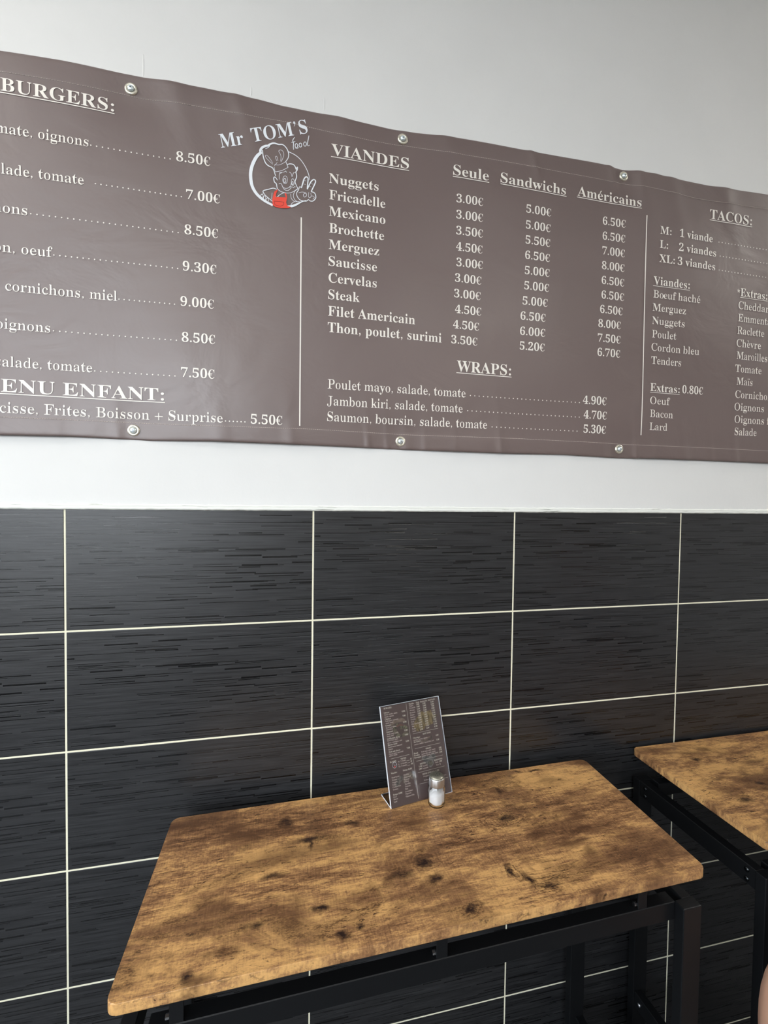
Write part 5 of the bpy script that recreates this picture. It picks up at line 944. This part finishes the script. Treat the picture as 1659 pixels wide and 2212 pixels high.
KN1 = [(-0.249, 0.117, 0.014, 0.017, 0.7), (-0.124, 0.083, 0.016, 0.009, 0.7), (0.002, 0.055, 0.028, 0.020, 0.5), (0.193, 0.025, 0.017, 0.012, 0.75), (0.22, 0.112, 0.010, 0.013, 0.7), (-0.215, 0.056, 0.030, 0.006, 0.85), (-0.212, 0.045, 0.005, 0.016, 0.7),
       (-0.284, -0.016, 0.020, 0.006, 0.7), (-0.062, -0.067, 0.026, 0.007, 0.7), (-0.015, -0.048, 0.016, 0.014, 0.75), (-0.010, -0.088, 0.010, 0.009, 0.8), (0.13, -0.102, 0.008, 0.018, 0.8), (0.150, -0.128, 0.009, 0.020, 0.75), (0.176, -0.146, 0.022, 0.010, 0.65),
       (-0.206, -0.103, 0.013, 0.007, 0.8), (-0.314, -0.107, 0.014, 0.008, 0.7), (-0.179, -0.156, 0.010, 0.006, 0.75), (-0.154, -0.146, 0.007, 0.006, 0.75), (-0.255, -0.104, 0.024, 0.034, 0.45), (-0.403, -0.165, 0.010, 0.014, 0.75), (-0.385, -0.174, 0.022, 0.008, 0.6),
       (0.031, -0.155, 0.010, 0.007, 0.75), (0.250, -0.174, 0.014, 0.010, 0.55), (0.336, -0.006, 0.030, 0.008, 0.6), (0.282, -0.068, 0.034, 0.012, 0.6), (0.30, -0.100, 0.018, 0.012, 0.55), (0.341, 0.166, 0.016, 0.004, 0.75), (0.296, 0.169, 0.008, 0.006, 0.8), (0.36, 0.120, 0.030, 0.020, 0.35),
       (0.13, 0.070, 0.060, 0.008, 0.45), (-0.36, 0.122, 0.035, 0.008, 0.55), (-0.31, 0.095, 0.060, 0.014, 0.4), (-0.27, 0.025, 0.075, 0.022, 0.4), (-0.17, 0.03, 0.05, 0.016, 0.45), (-0.375, -0.055, 0.030, 0.010, 0.4), (-0.36, -0.14, 0.03, 0.008, 0.45), (0.40, -0.150, 0.010, 0.014, 0.5), (0.07, 0.0, 0.03, 0.01, 0.3)]
RG1 = [(0.180, 0.020, 0.062, 0.026, 5.0), (-0.249, 0.117, 0.016, 0.020, 2.0), (0.134, -0.108, 0.018, 0.030, 2.5), (0.172, -0.150, 0.030, 0.018, 3.0), (-0.013, -0.05, 0.026, 0.02, 2.2), (0.031, -0.155, 0.022, 0.012, 2.2)]
M['wood1'] = wood('rustic_wood_print', KN1, RG1, 0.0, 0.9)
M['wood2'] = wood('rustic_wood_print_second', [(-0.30, 0.135, 0.020, 0.012, 0.6), (-0.36, 0.10, 0.012, 0.01, 0.7), (-0.22, 0.06, 0.04, 0.012, 0.5), (-0.38, 0.02, 0.03, 0.008, 0.55), (-0.40, -0.06, 0.016, 0.012, 0.7), (-0.30, -0.02, 0.012, 0.008, 0.7), (-0.1, 0.1, 0.03, 0.014, 0.5), (0.1, -0.05, 0.02, 0.012, 0.7), (0.3, 0.08, 0.03, 0.01, 0.6)], [(-0.15, -0.06, 0.05, 0.02, 4.0)], 4.7, 0.85)
bar_table('bar_table', (1.1972, -0.2263), R(1.38), 'near rustic brown bar table with the menu holder and salt shaker on it', M['wood1'], L=0.9745, skew=0.051)
bar_table('bar_table', (1.853+0.9685/2, -0.0115-0.181), 0.0, 'farther rustic brown bar table with a bare top, cut off by the picture edge', M['wood2'])

# ------------------------------------------------------------------ menu holder with its card
BL = Vector((1.1618, -0.1215, TZ)); BRt = Vector((1.3032, -0.0932, TZ)); ex = (BRt-BL).normalized(); az = math.atan2(ex.y, ex.x)
LEAN = R(19.0); MW, MH = 0.148, 0.202
hold = empty('menu_holder', BL, az); tag(hold, 'clear acrylic slanted menu holder leaning back on the near table', 'holder')
def slab(name, parent, x0, x1, s0, s1, d0, d1, mt, bev=0.0):
    """slab in the leaning plane: s runs up the slope, d is depth behind the front face"""
    bm = bmesh.new(); box(bm, x0, x1, d0, d1, s0, s1, bev)
    bmesh.ops.rotate(bm, cent=(0, 0, 0), matrix=Matrix.Rotation(-LEAN, 3, 'X'), verts=bm.verts)
    return obj(name, bm, mt, parent)
slab('back_panel', hold, -0.0015, MW+0.0015, 0.001, MH+0.002, 0.0016, 0.0036, M['acrylic'])
slab('front_panel', hold, -0.0015, MW+0.0015, 0.001, MH+0.002, -0.0010, 0.0004, M['acrylic'])
ed = M['edge']
slab('polished_edge', hold, -0.0021, -0.0015, 0.001, MH+0.002, -0.0010, 0.0036, ed); slab('polished_edge', hold, MW+0.0015, MW+0.0021, 0.001, MH+0.002, -0.0010, 0.0036, ed); slab('polished_edge', hold, -0.0021, MW+0.0021, MH+0.002, MH+0.0025, -0.0010, 0.0036, ed)
boxobj('foot_panel', (-0.0015, MW+0.0015, 0.0022, 0.052, 0.0, 0.002), M['acrylic'], hold)
boxobj('polished_edge', (-0.0020, -0.0015, 0.0022, 0.052, 0.0, 0.0021), ed, hold); boxobj('polished_edge', (MW+0.0015, MW+0.0020, 0.0022, 0.052, 0.0, 0.0021), ed, hold); boxobj('polished_edge', (-0.0020, MW+0.0020, 0.052, 0.0525, 0.0, 0.0021), ed, hold)
boxobj('polished_edge', (0.118, MW+0.002, -0.0014, -0.0008, 0.0008, 0.0016), ed, hold)

card = empty('menu_card', BL, az); tag(card, 'dark brown printed menu card with food pictures inside the acrylic holder', 'menu')
M['card'] = mat('brown_card', (0.135, 0.086, 0.076), 0.5)
M['card_text'] = mat('cream_ink', (0.92, 0.86, 0.72), 0.5); M['card_dim'] = mat('pale_brown_ink', (0.74, 0.62, 0.55), 0.5)
slab('paper', card, 0.0, MW, 0.001, MH+0.0005, 0.0009, 0.0013, M['card'])
def on_card(name, V2, F, mt, lift):
    """V2 in metres on the card, origin at its lower corner"""
    V3 = [(x, y_*sin(LEAN)+(0.0009-lift)*cos(LEAN), y_*cos(LEAN)-(0.0009-lift)*sin(LEAN)) for x, y_ in V2]
    return meshobj(name, V3, face_up(V3, F, Vector((0, -1, 0.2))), mt, card)
def blob(name, pts, color, lift, tex=None):
    mt = mat(name+'_ink', color, 0.5); t = NT(mt)
    if tex:
        n = t.noise(t.mapping(t.coord(), (tex[1], 40, tex[2])), 1, 3, 0.6, 0.8); t.set('Base Color', t.ramp(n, [(0.38, tuple(c*0.35 for c in color)), (0.52, color), (0.68, tex[0])]))
    p = [(a/1e4, b/1e4*0.985) for a, b in pts]; n = len(p); q = []
    for i in range(n):
        p0, p1, p2, p3 = p[i-1], p[i], p[(i+1) % n], p[(i+2) % n]
        for k in range(4):
            s = k/4; q.append(tuple(0.5*((2*b)+(-a+c)*s+(2*a-5*b+4*c-d)*s*s+(-a+3*b-3*c+d)*s**3) for a, b, c, d in zip(p0, p1, p2, p3)))
    tr = tessellate_polygon([[Vector((x, y, 0)) for x, y in q]]); on_card(name, q, [tuple(f) for f in tr], mt, lift)
blob('bun_picture', BL_['burger_top'], (0.26, 0.185, 0.135), 0.00006, ((0.34, 0.26, 0.20), 60, 60))
blob('lettuce_picture', BL_['greens'], (0.17, 0.155, 0.085), 0.00008, ((0.30, 0.28, 0.18), 150, 120))
blob('burger_picture', BL_['low'], (0.17, 0.13, 0.085), 0.00009, ((0.24, 0.23, 0.15), 130, 100))
blob('patty_picture', BL_['patty'], (0.10, 0.062, 0.047), 0.00011)
blob('tomato_picture', BL_['tom'], (0.21, 0.09, 0.065), 0.00012)
blob('fries_picture', BL_['fries'], (0.30, 0.21, 0.085), 0.00006, ((0.42, 0.32, 0.16), 190, 70))
blob('hot_dog_picture', BL_['hot'], (0.25, 0.18, 0.14), 0.00006, ((0.32, 0.24, 0.19), 60, 120))
blob('wrap_picture', BL_['wrap'], (0.26, 0.24, 0.22), 0.00006, ((0.34, 0.33, 0.30), 90, 90))
blob('wrap_filling_picture', BL_['wrapin'], (0.15, 0.13, 0.09), 0.00010, ((0.28, 0.25, 0.18), 180, 180))
blob('nugget_picture', BL_['tend'], (0.24, 0.21, 0.18), 0.00006, ((0.30, 0.28, 0.25), 90, 90))
blob('nugget_picture', BL_['tend2'], (0.23, 0.18, 0.14), 0.00006, ((0.32, 0.27, 0.22), 90, 90))
for (s, x0, x1, v, w) in MENU:
    cap = {'h': 0.0033, 'b': 0.0031, 'r': 0.0029}[w]
    V, F = string_geo('', s, '', x0/1e4, x1/1e4, v/1e4*0.985, cap, 'h')
    n = len(V); V = V+[(x+0.00022, y) for x, y in V]; F = F+[tuple(n+i for i in f) for f in F]
    on_card('price_lettering' if '€' in s else 'line_lettering', V, F, M['card_text'] if w != 'r' else M['card_dim'], 0.00018)
for (a, b, c, d) in MLINES:
    V, F = ribbon([(a/1e4, b/1e4*0.98, 0.0006), (c/1e4, d/1e4*0.98, 0.0006)]); on_card('divider_line', V, F, M['card_text'], 0.00016)
V, F = ribbon([(0.0177+0.0052*cos(t_*pi/9), 0.0818+0.0062*sin(t_*pi/9), 0.0007) for t_ in range(19)])
for st in ([(0.0150, 0.0858, 0.0008), (0.0165, 0.0872, 0.0008), (0.0190, 0.0872, 0.0008), (0.0203, 0.0856, 0.0006)], [(0.0162, 0.0850, 0.0006), (0.0170, 0.0815, 0.0006), (0.0185, 0.0800, 0.0006), (0.0200, 0.0815, 0.0006)], [(0.0212, 0.0835, 0.0006), (0.0222, 0.0815, 0.0006), (0.0228, 0.0840, 0.0006)]):
    v, f = ribbon(st); n = len(V); V += v; F += [tuple(n+i for i in q) for q in f]
on_card('chef_emblem', V, F, M['logo'], 0.00016)
V = [(0.0152, 0.0772), (0.0178, 0.0766), (0.0200, 0.0776), (0.0192, 0.0796), (0.0162, 0.0794)]; on_card('emblem_apron', V, [(0, 1, 2), (0, 2, 3), (0, 3, 4)], M['red'], 0.0002)

# ------------------------------------------------------------------ salt shaker
sh = empty('salt_shaker', (1.2590, -0.1268, TZ)); tag(sh, 'small ribbed glass salt shaker with a round steel cap in front of the menu', 'salt shaker')
def flute(r, z, a): return r*(1.0+(0.030*abs(cos(a*6))-0.015 if 0.006 < z < 0.040 else 0))
bm = bmesh.new()
outer = [(0.0105, 0.0), (0.0145, 0.0006), (0.0172, 0.0030), (0.0184, 0.0070), (0.0187, 0.0120), (0.0187, 0.0360), (0.0184, 0.0405), (0.0172, 0.0440), (0.0160, 0.0462), (0.0156, 0.0500)]
inner = [(0.0136, 0.0500), (0.0136, 0.0455), (0.0150, 0.0420), (0.0158, 0.0380), (0.0158, 0.0120), (0.0148, 0.0050), (0.0090, 0.0032)]
n = 96; rings = []
for r, z in outer+inner:
    rings.append([bm.verts.new((flute(r, z, 2*pi*i/n)*cos(2*pi*i/n) if (r, z) in outer else r*cos(2*pi*i/n), flute(r, z, 2*pi*i/n)*sin(2*pi*i/n) if (r, z) in outer else r*sin(2*pi*i/n), z)) for i in range(n)])
for a, b in zip(rings[:-1], rings[1:]):
    for i in range(n): bm.faces.new((a[i], a[(i+1) % n], b[(i+1) % n], b[i]))
bm.faces.new(list(reversed(rings[0]))); bm.faces.new(rings[-1]); bmesh.ops.recalc_face_normals(bm, faces=bm.faces)
obj('glass_jar', bm, M['glass'], sh, True)
bm = bmesh.new(); lathe(bm, [(0.0085, 0.0036), (0.0140, 0.0052), (0.0152, 0.0120), (0.0152, 0.0255), (0.0148, 0.0285), (0.0110, 0.0315), (0.0050, 0.0330), (0.0005, 0.0333)], 40)
for v in bm.verts:
    if v.co.z > 0.024: v.co.z += 0.16*v.co.x+0.0009*sin(v.co.y*900)
obj('salt', bm, M['salt'], sh, True)
bm = bmesh.new(); lathe(bm, [(0.0150, 0.0455), (0.0170, 0.0452), (0.0171, 0.0460), (0.0169, 0.0610), (0.0164, 0.0622), (0.0158, 0.0625)], 48); obj('cap', bm, M['cap'], sh, True)
bm = bmesh.new(); lathe(bm, [(0.0158, 0.0622), (0.0150, 0.0640), (0.0125, 0.0662), (0.0085, 0.0678), (0.0040, 0.0685), (0.0004, 0.0686)], 40); ct = obj('cap_dome', bm, M['cap_top'], sh, True)
for k in range(9):
    a = 2*pi*k/8; rr = 0.0065 if k < 8 else 0.0; zz = 0.0683 if k < 8 else 0.0687
    bm = bmesh.new(); cyl(bm, (rr*cos(a), rr*sin(a), zz-0.0006), (rr*cos(a), rr*sin(a), zz+0.00025), 0.0008, 8); obj('hole', bm, M['hole'], ct)

# ------------------------------------------------------------------ bar stool and seated person at the picture edge
SX, SY = 2.135, -0.605
st = empty('bar_stool', (SX, SY, 0)); tag(st, 'round black bar stool under the seated person beside the farther table', 'stool')
bm = bmesh.new(); lathe(bm, [(0.15, 0.566), (0.165, 0.570), (0.170, 0.586), (0.166, 0.603), (0.150, 0.610)], 40); obj('seat', bm, M['black_plastic'], st, True)
for k in range(4):
    a = R(45+90*k); bm = bmesh.new(); cyl(bm, (0.245*cos(a), 0.245*sin(a), 0.012), (0.12*cos(a), 0.12*sin(a), 0.568), 0.011, 14); obj('leg', bm, M['black_metal'], st, True)
    bm = bmesh.new(); lathe(bm, [(0.013, 0), (0.015, 0.002), (0.013, 0.014)], 14); f = obj('foot_cap', bm, M['black_plastic'], st, True); f.location = (0.245*cos(a), 0.245*sin(a), 0)
bm = bmesh.new(); rr = 0.207; n = 40; mI = 8; vs_ = [[bm.verts.new(((rr+0.007*cos(2*pi*j/mI))*cos(2*pi*i/n), (rr+0.007*cos(2*pi*j/mI))*sin(2*pi*i/n), 0.185+0.007*sin(2*pi*j/mI))) for j in range(mI)] for i in range(n)]
for i in range(n):
    for j in range(mI): bm.faces.new((vs_[i][j], vs_[(i+1) % n][j], vs_[(i+1) % n][(j+1) % mI], vs_[i][(j+1) % mI]))
obj('foot_ring', bm, M['black_metal'], st, True)

M['skin'] = mat('skin', (0.62, 0.36, 0.25), 0.5, Subsurface_Weight=0.15, Subsurface_Radius=(0.02, 0.008, 0.004))
M['shirt'] = mat('grey_cotton', (0.18, 0.19, 0.21), 0.85); M['shorts'] = mat('navy_cotton', (0.02, 0.03, 0.06), 0.85); M['hair'] = mat('brown_hair', (0.035, 0.02, 0.012), 0.6); M['shoe'] = mat('white_canvas', (0.6, 0.6, 0.58), 0.7)
M['eye'] = mat('eye_white', (0.8, 0.8, 0.78), 0.2); M['iris'] = mat('brown_iris', (0.05, 0.025, 0.012), 0.2); M['lips'] = mat('lips', (0.45, 0.17, 0.14), 0.5)
def skin_mesh(name, verts, edges, radii, mt, parent, sub=2, root=0):
    me = bpy.data.meshes.new(name); me.from_pydata(verts, edges, []); o = bpy.data.objects.new(name, me); COL.objects.link(o)
    md = o.modifiers.new('skin', 'SKIN'); sv = me.skin_vertices[0].data
    for i, r_ in enumerate(radii): sv[i].radius = (r_, r_) if not isinstance(r_, tuple) else r_; sv[i].use_root = (i == root)
    md.use_smooth_shade = True; s = o.modifiers.new('sub', 'SUBSURF'); s.levels = sub; s.render_levels = sub
    bpy.context.view_layer.update(); dg = bpy.context.evaluated_depsgraph_get(); m2 = bpy.data.meshes.new_from_object(o.evaluated_get(dg))
    bpy.data.objects.remove(o); m2.materials.clear(); m2.materials.append(mt)
    for p in m2.polygons: p.use_smooth = True
    r = bpy.data.objects.new(name, m2); link(r, parent); return r
pr = empty('person', (SX, SY, 0)); tag(pr, 'person in grey top and dark shorts sitting sideways, one bare knee at the picture edge', 'person')
# faces -x; y+ is the wall side. coordinates relative to the stool
V = []; E_ = []; Rr = []
def add(p, r, to=None):
    V.append(p); Rr.append(r)
    if to is not None: E_.append((to, len(V)-1))
    return len(V)-1
pel = add((0.03, 0, 0.735), (0.13, 0.10)); wst = add((0.04, 0, 0.86), (0.125, 0.095), pel); chs = add((0.03, 0, 1.02), (0.145, 0.105), wst); upc = add((0.03, 0, 1.14), (0.12, 0.085), chs)
nk = add((0.02, 0, 1.215), 0.055, upc); nk2 = add((0.005, 0, 1.27), 0.052, nk)
hd1 = add((-0.015, 0, 1.325), (0.066, 0.075), nk2); hd2 = add((-0.02, 0, 1.385), (0.075, 0.090), hd1); hd3 = add((-0.01, 0, 1.435), (0.068, 0.080), hd2)
for s in (1, -1):
    hip = add((0.02, s*0.095, 0.725), 0.092, pel)
    if s > 0: pts = [((-0.16, 0.115, 0.735), 0.080), ((-0.30, 0.125, 0.738), 0.064), ((-0.352, 0.128, 0.722), 0.058), ((-0.354, 0.128, 0.630), 0.053), ((-0.335, 0.124, 0.53), 0.054), ((-0.295, 0.118, 0.41), 0.046), ((-0.250, 0.110, 0.31), 0.034), ((-0.235, 0.105, 0.270), 0.032)]
    else: pts = [((-0.16, -0.115, 0.715), 0.080), ((-0.30, -0.125, 0.700), 0.064), ((-0.352, -0.128, 0.680), 0.058), ((-0.350, -0.128, 0.600), 0.053), ((-0.335, -0.126, 0.52), 0.054), ((-0.295, -0.120, 0.40), 0.046), ((-0.250, -0.112, 0.31), 0.034), ((-0.235, -0.108, 0.270), 0.032)]
    k = hip
    for p, r_ in pts: k = add(p, r_, k)
    h2 = add((k and V[k][0]-0.05, V[k][1], 0.240), 0.026, k); add((V[k][0]-0.13, V[k][1], 0.230), 0.022, h2)
    shd = add((0.035, s*0.165, 1.135), 0.058, upc); el = add((0.02, s*0.198, 0.98), 0.041, shd); el2 = add((-0.01, s*0.186, 0.875), 0.038, el); fo = add((-0.10, s*0.165, 0.83), 0.034, el2); wr = add((-0.20, s*0.145, 0.80), 0.025, fo); pm = add((-0.25, s*0.125, 0.795), (0.034, 0.017), wr); add((-0.285, s*0.120, 0.79), (0.036, 0.015), pm)
body = skin_mesh('body', V, E_, Rr, M['skin'], pr, 2)
for s in (1, -1):
    for i in range(4):
        y = s*0.120+(i-1.5)*0.017; L = (0.062, 0.072, 0.068, 0.052)[i]
        skin_mesh('finger', [(-0.275, y, 0.792), (-0.305, y, 0.790), (-0.305-L*0.5, y, 0.782), (-0.305-L, y, 0.768)], [(0, 1), (1, 2), (2, 3)], [0.0085, 0.0085, 0.008, 0.007], M['skin'], body, 1)
    skin_mesh('thumb', [(-0.235, s*0.10, 0.795), (-0.262, s*0.075, 0.792), (-0.292, s*0.068, 0.785)], [(0, 1), (1, 2)], [0.011, 0.010, 0.008], M['skin'], body, 1)
def ellipsoid(name, c, r, mt, parent, rot=None, seg=24):
    bm = bmesh.new(); q = bmesh.ops.create_uvsphere(bm, u_segments=seg, v_segments=seg//2, radius=1.0); bmesh.ops.scale(bm, vec=r, verts=q['verts'])
    if rot: bmesh.ops.rotate(bm, cent=(0, 0, 0), matrix=Matrix.Rotation(rot, 3, 'Y'), verts=q['verts'])
    bmesh.ops.translate(bm, vec=c, verts=q['verts']); return obj(name, bm, mt, parent, True)
for s in (1, -1):
    e_ = ellipsoid('eye', (-0.086, s*0.031, 1.385), (0.008, 0.013, 0.0065), M['eye'], body, seg=16); ellipsoid('iris', (-0.0925, s*0.031, 1.385), (0.003, 0.005, 0.005), M['iris'], e_ if False else body, seg=12)
    ellipsoid('eyebrow', (-0.088, s*0.032, 1.403), (0.006, 0.017, 0.003), M['hair'], body, seg=12)
    ellipsoid('ear', (-0.005, s*0.082, 1.378), (0.018, 0.008, 0.030), M['skin'], body, seg=16)
skin_mesh('nose', [(-0.090, 0, 1.392), (-0.103, 0, 1.370), (-0.110, 0, 1.352), (-0.092, 0, 1.346)], [(0, 1), (1, 2), (2, 3)], [0.008, 0.010, 0.013, 0.010], M['skin'], body, 1)
ellipsoid('mouth', (-0.086, 0, 1.322), (0.007, 0.024, 0.006), M['lips'], body, seg=16)
bm = bmesh.new(); q = bmesh.ops.create_uvsphere(bm, u_segments=32, v_segments=20, radius=1.0)
for v in bm.verts:
    n_ = 1+0.03*sin(v.co.y*30+v.co.z*9); v.co = Vector((v.co.x*0.096*n_, v.co.y*0.088*n_, v.co.z*0.092*n_))
bmesh.ops.delete(bm, geom=[v for v in bm.verts if (v.co.x < -0.035 and v.co.z < 0.038) or v.co.z < -0.055], context='VERTS'); bmesh.ops.translate(bm, vec=(0.0, 0, 1.402), verts=bm.verts)
hr = obj('hair', bm, M['hair'], pr, True); md = hr.modifiers.new('t', 'SOLIDIFY'); md.thickness = 0.008; md.offset = -1
# clothing shells
def garment(name, keep, lift, mt):
    bm = bmesh.new(); bm.from_mesh(body.data); bm.normal_update()
    bmesh.ops.delete(bm, geom=[f for f in bm.faces if not keep(f.calc_center_median())], context='FACES')
    for v in bm.verts: v.co += v.normal*lift*(1+0.25*sin(v.co.z*60+v.co.x*35))
    o = obj(name, bm, mt, pr, True); md = o.modifiers.new('cloth', 'SOLIDIFY'); md.thickness = 0.004; md.offset = -1
    return o
garment('t_shirt', lambda c: 0.735 < c.z < 1.200 and c.x > (-0.12 if c.z > 0.92 else -0.065) and not (c.z < 1.04 and abs(c.y) > 0.142), 0.012, M['shirt'])
garment('shorts', lambda c: 0.55 < c.z < 0.80 and c.x > -0.22 and not (c.z > 0.785 and c.x < -0.08), 0.009, M['shorts'])
for s in (1, -1):
    x = -0.235; y = 0.105 if s > 0 else -0.108
    skin_mesh('shoe', [(x+0.035, y, 0.236), (x-0.03, y, 0.238), (x-0.12, y, 0.229), (x-0.185, y, 0.222)], [(0, 1), (1, 2), (2, 3)], [0.034, 0.038, 0.034, 0.026], M['shoe'], pr, 2)
